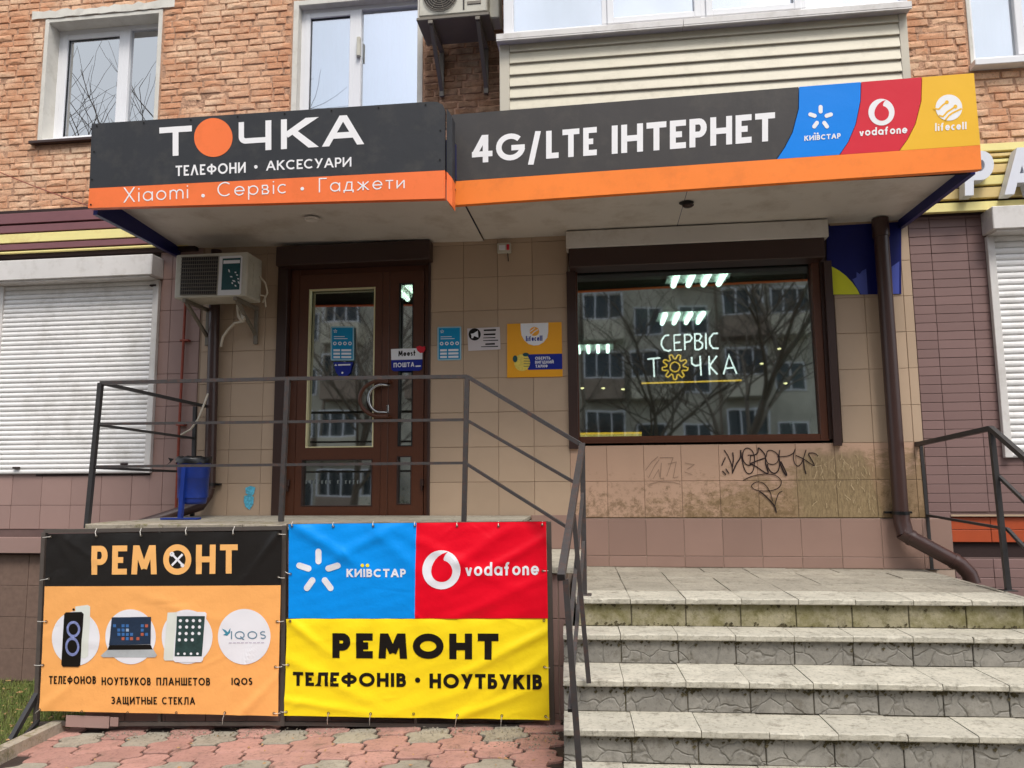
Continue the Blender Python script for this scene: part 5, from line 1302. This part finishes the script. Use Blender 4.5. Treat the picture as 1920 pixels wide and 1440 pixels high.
# ------------------------------------------------------------------ left platform and side block
YP = 5.06; ZP = 1.253
plat = thing('entrance_platform', (-2.2, 5.6, 0), 'raised tiled entrance platform behind the banners', 'platform')
MB().box(-3.68, -.62, YP+.03, YW-.001, -.4, ZP-.04).build('core', M['plinth_grout'], plat)
r = random.Random(8); x = -3.74
while x < -.6:
    e = min(x+.6, -.58); MB().cbox(x+.002, e-.002, YP-.02+r.uniform(-.006, .006), YP+.34, ZP-.04, ZP+r.uniform(-.003, .003), .005).build('edge_slab', M['concrete'], plat); x += .6
for i in range(10):
    for j in range(3):
        x0 = -3.68+i*.306; y0 = YP+.344+j*.264; MB().cbox(x0+.002, x0+.303, y0, min(y0+.26, YW-.03), ZP-.03, ZP-.002, .003).build('floor_tile', M['slab2'], plat)
tiles(plat, 'pink', -3.68, -.63, -.19, ZP-.045, .3, .3, -3.68, -.03, [], YP+.03, th=.01)
blk = thing('side_block', (-.4, 5.6, 0), 'tiled block with a stone cap between the banners and stairs', 'step block')
bzx = .982
MB().box(-.62, -.272, YP+.02, YW-.001, -.1, bzx-.045).build('core', M['plinth_grout'], blk)
MB().cbox(-.615, -.2, YP-.03, YW-.03, bzx-.045, bzx, .005).build('cap_slab', M['slab'], blk)
tiles(blk, 'pink', -.6, -.275, .0, bzx-.05, .29, .3, -.335-.29, .04, [], YP+.02, th=.012, gap=.006)
MB().cbox(-.62, -.2, YW-.02, YW-.005, bzx, ZP, .002).build('back_tile', M['plinth'], blk)

# ------------------------------------------------------------------ staircase
ST = thing('staircase', (-.25, 4.3, 0), 'pale stone slab stairs with mossy top riser and embossed riser tiles', 'stairs')
ST.rotation_euler = (0, 0, .05)
noses = [4.665, 4.46, 4.13, 3.875, 3.57, 3.27]
hs_ = [.84, .672, .505, .338, .172, .005]
SX0, SX1 = -.262, 3.3
r = random.Random(21)
def slab(name, m, x0, x1, y0, y1, z0, z1):
    n = 10; st = []; j = lambda a: r.uniform(-a, a)
    for i in range(n+1):
        x = x0+(x1-x0)*i/n; ch = r.uniform(.002, .010) if r.random() < .22 else 0
        st.append([(x, y1, z0), (x, y0+.004, z0), (x, y0+j(.0012)+.001, z0+.005), (x, y0+j(.0015)+ch*.4, z1-.005-ch), (x, y0+.006+j(.001)+ch, z1-j(.0006)), (x, y1, z1)])
    vs = [v for s_ in st for v in s_]; fs = []
    for i in range(n):
        for k in range(6): fs.append((i*6+k, i*6+(k+1) % 6, (i+1)*6+(k+1) % 6, (i+1)*6+k))
    fs += [tuple(range(6))[::-1], tuple(n*6+k for k in range(6))]
    MB().add(vs, fs).build(name, m, ST)
# landing
MB().box(-.17, 2.50, noses[0]+.045, YW-.012, -.1, .805).build('landing_core', M['concrete'], ST)
ys_ = [noses[0], noses[0]+.30, noses[0]+.60, noses[0]+.90, noses[0]+1.2, YW-.008]
for j in range(5):
    x = -.185; k = 0
    while x < 2.5:
        e = min(x+.33, 2.50)
        slab('landing_slab', M['slab2'] if j else M['slab'], x+.002+r.uniform(0, .002), e-.002, ys_[j]+(.0 if j == 0 else .002), ys_[j+1]-.002, .807, .84+r.uniform(-.003, .003))
        x += .33; k += 1

for s_ in range(1, 6):
    yn_, yb_ = noses[s_], noses[s_-1]+.045
    x = SX0; off = (0, -.0, -.01, .02, -.04, 0)[s_]
    h = hs_[s_]
    if s_ < 5:
        MB().box(SX0+.01, SX1, yn_+.045, yb_-.012, -.1, h-.034).build('step_core', M['concrete'], ST)
        xs_ = SX0; first = True
        while xs_ < SX1:
            e = xs_+(.33+off if first else .325); first = False
            slab('tread_slab', M['slab'], xs_+.0015+r.uniform(0, .002), e-.0015, yn_+r.uniform(-.005, .005), yb_-.014, h-.033, h+r.uniform(-.003, .003))
            xs_ = e
    # riser under the nose above (between step s_-1 nose and this tread)
    zt = hs_[s_-1]-.034; x = SX0 if s_ > 1 else -.17; first = True; yr = noses[s_-1]+.045
    while x < SX1:
        e = x+(.33+r.uniform(-.01, .01) if first else .325); first = False
        MB().cbox(x+.003, e-.003, yr-.014+r.uniform(-.002, .002), yr+.004, h+.0015, zt-.001, .003).build('riser_tile', M['mossy'] if s_ == 1 else M['riser'], ST)
        x = e
MB().box(SX0+.01, -.16, noses[0]+.045, YP, -.1, .6).build('cheek', M['concrete'], ST)
# dirt in joints: ragged growths under the nosings
mb = MB(); 
for i in range(1500):
    s_ = r.choice([0, 1, 2, 3, 3, 2]); x = r.choice([SX0+.33+.325*r.randint(0, 9)+r.gauss(0, .03), r.uniform(SX0, SX1)]); yy = noses[s_]+.03+r.uniform(-.004, .0)
    z = hs_[s_]-.034-abs(r.gauss(0, .016)); q_ = r.uniform(.002, .013)
    if s_ == 0 and r.random() < .6: z = hs_[1]+abs(r.gauss(0, .01))
    mb.add([(x-q_, yy, z), (x+q_, yy, z+q_*.3), (x+q_*.3, yy-.003, z+q_), (x, yy-.004, z-q_*.8)], [(0,3,1),(0,1,2)])
mb.build('joint_moss', mat('dark moss', (74, 66, 44), .95, .4, 60), ST, kind='stuff')

# ------------------------------------------------------------------ railings
def bar(t, name, a, b, r_=.013, m='rail'): MB().tube([a, b], r_, square=True).build(name, M[m], t)
R1 = thing('handrail', W(540, 975, YP), 'long grey steel railing along the entrance platform', 'railing', 'grey steel railings')
A, Bq, Cq = W(189, 718, YP), W(540, 710, YP), W(876, 706, YP)
bar(R1, 'top_rail', A, Bq, .0125); bar(R1, 'top_rail', Bq, Cq, .0125)
bar(R1, 'post', A, W(163, 990, YP), .016, 'raild'); bar(R1, 'post', W(540, 712, YP), W(527, 978, YP), .016); bar(R1, 'post', W(876, 708, YP), W(870, 978, YP), .016)
bar(R1, 'middle_rail', W(188, 795, YP+.0), W(874, 787, YP), .0095); bar(R1, 'lower_rail', W(180, 875, YP), W(872, 868, YP), .0095)
wa = W(386, 762, YW-.1)
bar(R1, 'side_rail', A, wa, .0125, 'raild'); bar(R1, 'side_rail', W(187, 797, YP), W(365, 822, YW-.12), .0095, 'raild'); bar(R1, 'side_rail', W(178, 877, YP), W(334, 884, YW-.12), .0095, 'raild')
bar(R1, 'post', W(366, 762, YW-.12), W(360, 978, YW-.12), .014, 'raild')
R2 = thing('handrail', (-.2, 4.77, .84), 'grey steel stair railing that turns down beside the left end of the steps', 'railing', 'grey steel railings')
yc = 4.79
K = W(1092, 835, yc)
D1 = (K[0]-.03, 3.57, K[2]-.672)
D1 = W(1052, 1083, 3.57)
bar(R2, 'sloping_rail', Cq, K, .0125); bar(R2, 'sloping_rail', W(874, 787, YP), W(1083, 908, yc), .0095); bar(R2, 'sloping_rail', W(872, 868, YP), W(1072, 994, yc), .0095)
bar(R2, 'stair_rail', K, D1, .018)
MB().cbox(K[0]-.045, K[0]+.04, yc-.04, yc+.04, .8415, .847, .001).build('base_plate', M['rail'], R2)
bar(R2, 'post', (K[0], yc, K[2]-.0), (K[0]-.004, yc, .84), .016)
pm_ = tuple(np.array(K)*.42+np.array(D1)*.58)
bar(R2, 'post', (D1[0]+.02, D1[1]+.02, D1[2]-.01), (D1[0]+.075, D1[1]+.02, .17), .014)
bar(R2, 'post', (pm_[0]+.01, pm_[1], pm_[2]-.01), (pm_[0]+.075, pm_[1], .505), .012)
for dz_ in (.3, .6): bar(R2, 'stair_bar', (K[0]-.003, yc, K[2]-dz_), (D1[0]+.03, D1[1]+.02, D1[2]-dz_), .010)
R3 = thing('handrail', (2.5, 5.5, .84), 'dark steel railing at the right end of the landing', 'railing', 'grey steel railings')
f1 = WZ(1747, 1068, .84); f2 = WZ(1906, 1108, .84); f2 = (min(f2[0], 2.49), f2[1], .84)
t1, t2 = W(1726, 831, f1[1]), W(1858, 803, f2[1])
e1 = W(1716, 834, f1[1]+.02)
bar(R3, 'top_rail', e1, t2, .016, 'raild'); bar(R3, 'post', t1, f1, .012, 'raild'); bar(R3, 'post', t2, f2, .015, 'raild')
for q_ in (f1, f2): MB().cbox(q_[0]-.04, q_[0]+.04, q_[1]-.04, q_[1]+.04, .8415, .847, .001).build('base_plate', M['raild'], R3)
bar(R3, 'middle_rail', W(1738, 966, f1[1]), W(1890, 992, f2[1]), .009, 'raild')
d_ = Vector((.02, -1.0, -.56))
for (px_, py_, rr_) in ((1858, 803, .016), (1873, 893, .010), (1889, 992, .010)):
    a = Vector(W(px_, py_, f2[1])); bar(R3, 'sloping_rail', tuple(a), tuple(a+d_*.8), rr_, 'raild')
# ------------------------------------------------------------------ litter bin
yb_ = 5.72
bc = W(361, 940, yb_); bt2 = W(361, 858, yb_)
bn = thing('litter_bin', (bc[0], yb_, ZP), 'blue litter bin with black bag on a stand on the platform', 'litter bin')
rad = (X_(390, 900, yb_)-X_(334, 900, yb_))/2
MB().lathe((bc[0], yb_, bc[2]-.02), [(0, 0), (rad*.78, 0), (rad*.84, .02), (rad*1.0, bt2[2]-bc[2]), (rad*1.04, bt2[2]-bc[2]+.012), (rad*.96, bt2[2]-bc[2]+.012), (rad*.9, .05)], 28).build('bucket', M['bluep'], bn)
mb = MB(); rr = random.Random(9); n = 26; zt = bt2[2]-.01
vs = [(bc[0]+rad*f*math.cos(2*math.pi*i/n)*(1+rr.uniform(-.04, .06)), yb_+rad*f*math.sin(2*math.pi*i/n), zt+z_+rr.uniform(-.008, .008)) for f, z_ in ((1.08, -.035), (1.09, .0), (1.0, .02), (.8, -.03)) for i in range(n)]
mb.add(vs, [(k*n+i, k*n+(i+1) % n, (k+1)*n+(i+1) % n, (k+1)*n+i) for k in range(3) for i in range(n)], True)
mb.add([(bc[0]-rad*1.0, yb_-.08, zt), (bc[0]-rad*1.4, yb_-.08, zt+.01), (bc[0]-rad*1.2, yb_-.08, zt-.03), (bc[0]-rad*1.45, yb_-.09, zt-.05)], [(0,1,2),(0,2,3)])
mb.build('bin_bag', M['blackp'], bn)
fp = W(355, 978, yb_-.12)
MB().tube([(bc[0]-.0, yb_-rad*1.05, bt2[2]-.08), (bc[0]-.02, yb_-rad*1.02, ZP+.01)], .016, square=True).build('stand_post', M['bluep'], bn)
MB().cbox(bc[0]-.17, bc[0]+.14, yb_-rad*1.3, yb_-rad*.8, ZP, ZP+.014, .003).build('stand_foot', M['bluep'], bn)

# ------------------------------------------------------------------ banner frame and banners
YF = 4.99
fr = thing('banner_stand', W(540, 1365, YF), 'dark steel frame standing on the paving and carrying the banners', 'frame')
def fbar(a, b, r_=.018): bar(fr, 'frame_bar', W(*a, YF), W(*b, YF), r_*.85, 'frame')
fbar((84, 998), (68, 1360)); fbar((534, 985), (531, 1360)); fbar((1029, 978), (1036, 1366)); fbar((84, 996), (534, 990), .015); fbar((538, 985), (1027, 980), .012)
fbar((70, 1357), (530, 1356), .014); fbar((532, 1356), (1036, 1363), .014); fbar((539, 1160), (1029, 1160), .012); fbar((300, 996), (300, 1357), .012); fbar((780, 984), (780, 1360), .012)
# angled brace at the left foot
bar(fr, 'brace', W(70, 1300, YF), WZ(18, 1392, -.16), .016, 'raild'); bar(fr, 'brace', W(72, 1352, YF), WZ(30, 1398, -.16), .012, 'raild')
mb = MB().cbox(*(X_(124, 1350, 4.96), X_(205, 1350, 4.96)), 4.955, 4.965, Z_(160, 1364, 4.96), Z_(160, 1342, 4.96), .002); mb.build('loose_tile', M['pink'], label='loose pinkish tile leaning under the left banner', category='tile')
MB().cbox(X_(207, 1350, 4.96), X_(222, 1350, 4.96), 4.955, 4.965, Z_(214, 1362, 4.96), Z_(214, 1345, 4.96), .002).build('tile_offcut', M['pink'], label='narrow tile offcut beside the loose tile under left banner', category='tile')
YBN = 4.935
def banner_surface(tl, tr, br, bl, folds, ng, seed, amp=1.0):
    rr = random.Random(seed)
    ph = [rr.uniform(0, 6.28) for _ in range(8)]
    folds = list(folds)+[(rr.random(), rr.random(), rr.uniform(-3.1, 3.1), rr.uniform(.008, .016), rr.uniform(-.003, .004), rr.uniform(.04, .14)) for _ in range(16)]
    def P(px, py, lift=0.):
        # normalized coordinates
        v = (py-(tl[1]+tr[1])/2)/(((bl[1]+br[1])-(tl[1]+tr[1]))/2); xl = tl[0]*(1-v)+bl[0]*v; xr = tr[0]*(1-v)+br[0]*v; u = (px-xl)/(xr-xl)
        y = .0045*math.sin(u*5.1+v*2.3+ph[0])+.004*math.sin(u*3.2-v*4.6+ph[1])
        # pull scallops at the eyelets along the top and bottom edges
        sc = abs(math.sin(u*math.pi*ng)); y += .012*amp*sc*math.exp(-max(v, 0)*16)*(1 if True else 0)
        y += .006*amp*abs(math.sin(u*math.pi*ng+.3))*math.exp(-max(1-v, 0)*14)
        for (fu, fv, an, wd, hh, ln) in folds:
            dx_, dy_ = (u-fu)*1.35, v-fv; c, s_ = math.cos(an), math.sin(an)
            al = dx_*c+dy_*s_; pe = -dx_*s_+dy_*c
            y += -hh*amp*math.exp(-(pe/wd)**2)*math.exp(-(al/ln)**2)*(1 if True else 0)
        y += .0012*math.sin(u*31+v*17+ph[2])*math.sin(v*26+ph[3])
        w = W(px, py, YBN)
        return (w[0], w[1]+y*.8-lift, w[2])
    return P
def eyelets(t, P, pts, ties):
    for i, (a, b) in enumerate(pts):
        mb = MB(); disc(mb, P, a, b, 2.6, 2.6, .006, 12, 1, hole=.45); mb.build('grommet', M['grom'], t)
        d = ties[i] if i < len(ties) else None
        if d:
            q0, q1 = P(a, b, .008), W(a+d[0], b+d[1], YF-.03)
            MB().tube([q0, ((q0[0]+q1[0])/2, (q0[1]+q1[1])/2-.012, (q0[2]+q1[2])/2), q1], .0022, 6).build('cable_tie', M['tie'], t)
# left banner
TL, TR, BR_, BL_ = (88, 1001), (529, 996), (521, 1343), (73, 1333)
PB = banner_surface(TL, TR, BR_, BL_, [(.04, .02, 1.0, .02, .010, .22), (.10, .05, .6, .02, .008, .2), (.97, .03, 2.2, .02, .010, .22), (.9, .93, -.8, .025, .010, .25), (.05, .93, -.7, .03, .010, .22), (.55, .4, .3, .03, .004, .3), (.3, .62, .1, .03, .004, .3), (.85, .75, -1.2, .02, .006, .2)], 5, 1)
t = thing('banner', W(300, 1343, YBN), 'left banner, black above apricot, with pictures of phone, laptop and tablet', 'banner')
ym = lambda x: 1099.5-(x-86)*.0045
mb = MB(); gridpoly(mb, PB, TL, TR, (526, ym(526)), (83.5, ym(84)), 130, 32); mb.build('black_field', M['bblk'], t)
mb = MB(); gridpoly(mb, PB, (83.5, ym(84)), (526, ym(526)), BR_, BL_, 130, 74); mb.build('apricot_field', M['borg'], t)
LT = .0026
word(t, 'apr', 'РЕМ', PB, (172, 1077.5), (295, 1076.5), (172, 1023.5), (295, 1022), t=.2, sp=.15, sub=.3, lift=LT)
word(t, 'apr', 'НТ', PB, (368, 1076.3), (446, 1075), (368, 1021.5), (446, 1020.5), t=.2, sp=.15, sub=.3, lift=LT)
mb = MB(); disc(mb, PB, 333, 1049, 26.5, 28.5, LT, 48, 3, hole=.6); mb.build('ring_letter', M['apr'], t)
mb = MB(); pxrib(mb, PB, [(322, 1038), (344, 1060)], 4, LT+.0004); pxrib(mb, PB, [(343, 1039), (323, 1060)], 4, LT+.0007)
disc(mb, PB, 323, 1039, 4.5, 4.5, LT+.0008, 12, 1, hole=.5); disc(mb, PB, 343, 1060, 3.6, 3.6, LT+.0009, 12, 1); mb.build('tool_symbol', M['offw'], t)
mb = MB(); L_ = LT
for c_ in ((142.5, 1197, 45.5, 51), (246, 1193.5, 47.5, 51.5), (352, 1193.5, 47.5, 51), (458.5, 1193.5, 49, 52)): mb = MB(); disc(mb, PB, *c_[:2], c_[2], c_[3], LT, 48, 7); mb.build('round_field', M['offw'], t)
def pg(c, pts, l, name):
    mb = MB(); poly(mb, PB, pts, LT+l*1.8, 7); mb.build(name, c, t)
phone_w = mat('print pearl', (222, 226, 216), .45, .03)
pg(phone_w, [(142, 1137), (165, 1134), (170, 1137), (170, 1148), (166, 1229), (160, 1234), (140, 1232)], .0006, 'phone_back')
pg(M['ink'], [(121, 1151), (124, 1148), (154, 1147), (158, 1151), (151, 1247), (147, 1250), (118, 1250), (115, 1246)], .0012, 'phone_front')
mb = MB(); disc(mb, PB, 138.5, 1179.5, 13, 15.5, LT+.0034, 28, 1, hole=.68); disc(mb, PB, 136.5, 1212, 13.5, 18, LT+.0034, 28, 1, hole=.7); mb.build('phone_glow', mat('violet glow print', (128, 138, 186), .4, .4, 60), t)
mb = MB(); disc(mb, PB, 139, 1142.5, 2.3, 2.3, LT+.0034, 12, 1); mb.build('camera_dot', M['ink'], t)
pg(M['silver'], [(203, 1217), (289, 1216), (296, 1228), (292, 1232), (194, 1232), (190, 1229)], .0006, 'laptop_base')
pg(M['ink'], [(207, 1209), (284, 1208), (288, 1217), (203, 1218)], .0009, 'laptop_keys')
pg(M['scr'], [(211, 1157), (285, 1156), (284, 1207), (206, 1209)], .0012, 'laptop_screen')
for cc, lst in (((150, 170, 196), 0), ((176, 92, 70), 1), ((60, 110, 170), 2)):
    mb = MB(); rr = random.Random(cc[0])
    for i in range(16):
        a = rr.choice([214, 222, 230, 238, 246, 258, 266, 274]); b = rr.choice([1170, 1178, 1186, 1194]); poly(mb, PB, [(a, b), (a+5.5, b), (a+5.5, b+5.5), (a, b+5.5)], LT+.0034+lst*.0003+i*.00001)
    mb.build('screen_tiles', mat('screen tile %d' % lst, cc, .4, .1, 80), t)
pg(phone_w, [(316, 1148), (336, 1147), (336, 1238), (310, 1238), (308, 1234)], .0006, 'tablet_back')
pg(M['offw'], [(334, 1149), (338, 1146), (386, 1147), (389, 1150), (382, 1237), (378, 1241), (330, 1241), (326, 1237)], .0011, 'tablet_front')
pg(mat('tablet screen print', (44, 66, 64), .4, .5, 25), [(334, 1154.5), (386, 1154.5), (380, 1230), (329, 1230)], .0016, 'tablet_screen')
mb = MB()
for i in range(4):
    for j in range(4):
        if j == 3 and i == 3: continue
        disc(mb, PB, 340.5+i*12-j*.7, 1163+j*12, 2.9, 3.1, LT+.0042, 10, 1)
for i in range(4): disc(mb, PB, 336+i*12, 1225, 2.4, 2.4, LT+.0042, 10, 1)
mb.build('app_icons', M['offw'], t)
mb = MB(); text(mb, 'IQOS', PB, (434, 1198), (499, 1198), (434, 1183), (499, 1183), t=.14, sp=.25, sub=.4, lift=LT+.0014)
mb.build('logo_lettering', mat('grey blue ink', (104, 136, 156), .4, 0), t)
mb = MB(); poly(mb, PB, [(417, 1178), (424, 1181), (428, 1185), (433, 1177), (432.5, 1186), (427, 1191.5), (419.5, 1190), (424, 1187)], LT+.0014, 8); mb.build('bird_mark', M['teal'], t)
mb = MB(); [poly(mb, PB, [(430+i*7.5, 1204), (435.5+i*7.5, 1204), (435.5+i*7.5, 1205.6), (430+i*7.5, 1205.6)], LT+.0014) for i in range(9)]; mb.build('fine_print', mat('faint ink', (190, 180, 196), .5, 0), t)
word(t, 'ink', 'ТЕЛЕФОНОВ', PB, (91.5, 1282.5), (180.5, 1282), (91.5, 1267.5), (180.5, 1267.5), t=.17, sub=.5, lift=LT)
word(t, 'ink', 'НОУТБУКОВ', PB, (191, 1284), (283.5, 1284.5), (191, 1269.5), (283.5, 1270), t=.17, sub=.5, lift=LT)
word(t, 'ink', 'ПЛАНШЕТОВ', PB, (294, 1284.5), (394.5, 1285), (294, 1270), (394.5, 1270.5), t=.17, sub=.5, lift=LT)
word(t, 'ink', 'IQOS', PB, (434.5, 1284), (473.5, 1284), (434.5, 1270.5), (473.5, 1270.5), t=.19, sub=.5, lift=LT)
word(t, 'ink', 'ЗАЩИТНЫЕ СТЕКЛА', PB, (209, 1320), (366, 1321), (209, 1306), (366, 1307), t=.17, sub=.5, lift=LT)
pts = [(96, 1006), (181, 1005), (265, 1004), (350, 1002), (438, 1001), (524, 1001), (92, 1085), (87, 1165), (81, 1247), (76, 1330), (522, 1082), (520, 1165), (517, 1250), (514, 1337), (154, 1334), (240, 1336), (331, 1336), (422, 1336)]
ties = [(-16, 2), (0, -14), (0, -14), (0, -14), (2, -14), (12, 1), (-17, 3), (-17, 0), (-17, 0), (-10, 8), (12, 2), (12, 0), (12, 0), (12, 0), None, None, None, (-5, 22)]
eyelets(t, PB, pts, ties)
# upper right banner
TL, TR, BR_, BL_ = (542, 983), (1024, 978), (1027.5, 1159.5), (540, 1160)
PB = banner_surface(TL, TR, BR_, BL_, [(.1, .15, .9, .05, .016, .4), (.3, .2, 2.3, .05, .012, .4), (.42, .3, 1.1, .05, .010, .4), (.75, .25, 2.2, .05, .012, .4), (.9, .3, 2.3, .04, .014, .4), (.62, .35, .8, .05, .010, .4), (.8, .8, 2.4, .05, .010, .4)], 6, 2)
t = thing('banner', W(780, 1160, YBN), 'upper right banner split into a blue half and a red half', 'banner')
mb = MB(); gridpoly(mb, PB, TL, (780.5, 980.5), (778, 1159.8), BL_, 90, 66); mb.build('blue_field', M['kblue2'], t)
mb = MB(); gridpoly(mb, PB, (780.5, 980.5), TR, BR_, (778, 1159.8), 90, 66); mb.build('red_field', M['vred2'], t)
mb = MB(); star(mb, PB, 597.5, 1072, 14, 43.5, 11.5, LT, 10); mb.build('star_logo', M['offw'], t); mb = MB(); text(mb, 'КИЇВСТАР', PB, (650, 1082), (761.5, 1082), (650, 1066.5), (761.5, 1066.5), t=.23, sp=.12, sub=.5, lift=LT); mb.build('lettering', M['offw'], t)
mb = MB(); disc(mb, PB, 828.3, 1068, 35.8, 36.5, LT, 48, 6); mb.build('ring_logo', M['offw'], t); mb = MB(); text(mb, 'vodafone', PB, (873, 1079.5), (1010.5, 1078), (873, 1054), (1010.5, 1053), t=.17, sp=.13, sub=.4, lift=LT); mb.build('lettering', M['offw'], t)
mb = MB(); quote_shape(mb, PB, 829, 1068, 35.5, LT+.0012, 8); mb.build('ring_centre', M['vred2'], t)
mb = MB(); [disc(mb, PB, a, 1060, 3.3, 3.2, LT, 14, 1) for a in (680, 689.5)]; mb.build('yellow_dots', M['byel'], t)
eyelets(t, PB, [(549, 986), (625, 987), (700, 986), (778, 986), (857, 986), (935, 986), (1017, 984), (1018, 1070), (545, 1076)], [(0, -8), (0, -8), (0, -8), (0, -8), (0, -8), (0, -8), (0, -6), (10, 0), (-10, -4)])
# lower right banner
TL, TR, BR_, BL_ = (537.5, 1160.5), (1026.7, 1160), (1030, 1351), (533, 1341.5)
PB = banner_surface(TL, TR, BR_, BL_, [(.03, .06, 1.0, .035, .014, .35), (.9, .25, 2.35, .04, .016, .5), (.95, .45, 2.2, .04, .012, .5), (.15, .6, .8, .05, .012, .4), (.08, .85, .3, .04, .010, .4), (.6, .8, 2.6, .05, .008, .5), (.8, .85, 2.5, .04, .012, .4)], 6, 3)
t = thing('banner', W(780, 1350, YBN), 'lower right yellow banner with black repair lettering', 'banner')
mb = MB(); gridpoly(mb, PB, TL, TR, BR_, BL_, 160, 68); mb.build('yellow_field', M['byel'], t)
word(t, 'ink', 'РЕМОНТ', PB, (623.5, 1233.5), (935, 1236), (623.5, 1187), (935, 1187.5), t=.29, sp=.17, sub=.25, lift=LT)
word(t, 'ink', 'ТЕЛЕФОНІВ', PB, (549, 1285.5), (761.5, 1288), (549, 1259.5), (761.5, 1262), t=.24, sp=.13, sub=.4, lift=LT)
mb = MB(); disc(mb, PB, 783.3, 1275, 5, 5, LT, 16, 1); mb.build('dot', M['ink'], t)
word(t, 'ink', 'НОУТБУКІВ', PB, (805.5, 1290), (1016.5, 1292.5), (805.5, 1262.5), (1016.5, 1264.5), t=.24, sp=.13, sub=.4, lift=LT)
eyelets(t, PB, [(545, 1164), (1020, 1163), (541, 1246), (1021, 1250), (538, 1334), (617, 1336), (696, 1337), (776, 1338), (858, 1340), (941, 1342), (1023, 1343)], [None, None, (-12, 0), (10, 2), (-12, 0), (-3, 22), (-3, 23), None, (-5, 23), (-2, 22), (8, 4)])

# ------------------------------------------------------------------ street side seen reflected in the glass
def bare_tree(label, base, h, seed, lean=0):
    r = random.Random(seed); t = thing('bare_tree', base, label, 'tree'); trunk = MB(); br = MB(); tw = MB()
    def grow(p, d, L_, r0, lev):
        pts = [p]; k = 5 if lev < 2 else 3
        for i in range(k):
            d = (d+Vector((r.gauss(0, .1), r.gauss(0, .1), r.gauss(.04, .05)))).normalized(); p = p+d*L_/k; pts.append(p)
        (trunk if lev == 0 else br if lev < 3 else tw).tube(pts, r0, 8 if lev < 2 else 4, r1=r0*.55, caps=False)
        if lev >= 4: return
        for i in range((8, 5, 5, 4)[lev]):
            q = pts[min(len(pts)-1, max(1, int(len(pts)*(.45+.6*i/7 if lev == 0 else r.uniform(.3, 1)))))]
            a = r.uniform(0, 6.28); nd = (d*r.uniform(.5, .9)+Vector((math.cos(a), math.sin(a), r.uniform(-.1, .5)))*.75).normalized()
            grow(q, nd, L_*r.uniform(.5, .72), r0*.45, lev+1)
    grow(Vector(base), Vector((lean, 0, 1)), h*.55, h*.0135, 0)
    trunk.build('trunk', M['bark'], t); br.build('branches', M['bark'], t); tw.build('twigs', M['bark'], t)
bare_tree('bare tree across the pavement, its trunk mirrored right of the neon sign', (3.0, -6.2, -.26), 9.5, 3)
bare_tree('smaller bare tree mirrored at the left of the shop window', (-2.6, -9.0, -.26), 7.0, 12)
bare_tree('bare tree with spreading twigs mirrored in the door glass', (-7.2, -8.0, -.26), 8.5, 31)
bare_tree('slim bare tree mirrored across the middle of the shop window', (.8, -10.5, -.26), 8.0, 55)
bare_tree('tall bare tree mirrored in the upper left window', (-15.5, -9.5, -.26), 15.5, 91)
OB = thing('apartment_building', (2, -24, 0), 'pale five-storey apartment block across the street, seen only mirrored in the shop glass', 'building')
fac = mat('concrete panel facade', (196, 190, 172), .85, .25, .8, dirt=((110, 100, 84), .5, .9)); fac2 = mat('brick panel facade', (150, 132, 116), .85, .2, 1)
shade = mat('dark window glass', (38, 44, 50), .1, .1)
MB().box(-26, 26, -36, -24, -.3, 15.2).build('wall', fac, OB)
MB().box(-26.4, 26.4, -36.4, -23.6, 15.2, 15.6).build('roof', M['concrete'], OB)
wc = {}
win_i = 0
for f in range(5):
    for c in range(-11, 12):
        x = c*2.2; z = .9+f*2.9
        if c % 3 == 0 or (c+2*f) % 5 == 0:
            MB().box(x-.95, x+.95, -24, -22.9, z-.35, z+.65).build('balcony_front', M['siding'] if (c+f) % 2 else fac2, OB)
            mb = MB(); frame_box(mb, x-.95, x+.95, z+.65, z+2.0, -23.02, -22.95, .07, .01)
            for k in (-.35, .3): mb.box(x+k-.03, x+k+.03, -23.0, -22.96, z+.7, z+1.95)
            w_ = mb.build('window', M['pvc'], OB); MB().box(x-.9, x+.9, -23.4, -23.38, z+.7, z+1.95).build('pane', shade, w_)
        else:
            mb = MB(); frame_box(mb, x-.7, x+.7, z, z+1.45, -24.0, -23.93, .08, .01); mb.box(x-.04, x+.04, -23.99, -23.94, z+.05, z+1.4)
            w_ = mb.build('window', M['pvc'], OB); MB().box(x-.65, x+.65, -23.995, -23.97, z+.05, z+1.4).build('pane', shade, w_)
for k in range(-4, 5): MB().box(k*6.6-1.15, k*6.6-1.05, -24.0, -23.9, 0, 15.1).build('panel_joint', fac2, OB)
r = random.Random(77)
bm_ = mat('hedge leaves', (78, 84, 52), .8, .3, 3)
for k, (x, y, lb) in enumerate(((6, -13, 'straggly hedge bush mirrored low at the right of the shop window'), (-1, -14, 'rounded hedge bush mirrored in the middle of the shop window'), (-6, -12.5, 'low hedge bush mirrored at the bottom of the door glass'))):
    t = thing('bush', (x, y, 0), lb, 'bush'); mb = MB()
    for i in range(1600):
        a, b, c = r.gauss(0, 1.2), r.gauss(0, .5), abs(r.gauss(.6, .45)); s_ = r.uniform(.03, .09); u_ = r.uniform(0, 6.3)
        mb.add([(x+a, y+b, c), (x+a+s_*math.cos(u_), y+b+s_*math.sin(u_), c+.02), (x+a, y+b+.01, c+s_)], [(0,1,2)])
    mb.build('leaves', bm_, t); MB().tube([(x, y, -.06), (x, y, .8)], .05, 6).build('stem', M['bark'], t)
MB().box(-60, 60, -7, -5.5, -.3, -.18).build('far_pavement', M['concrete'], kind='structure')
print('objects', len(bpy.data.objects))
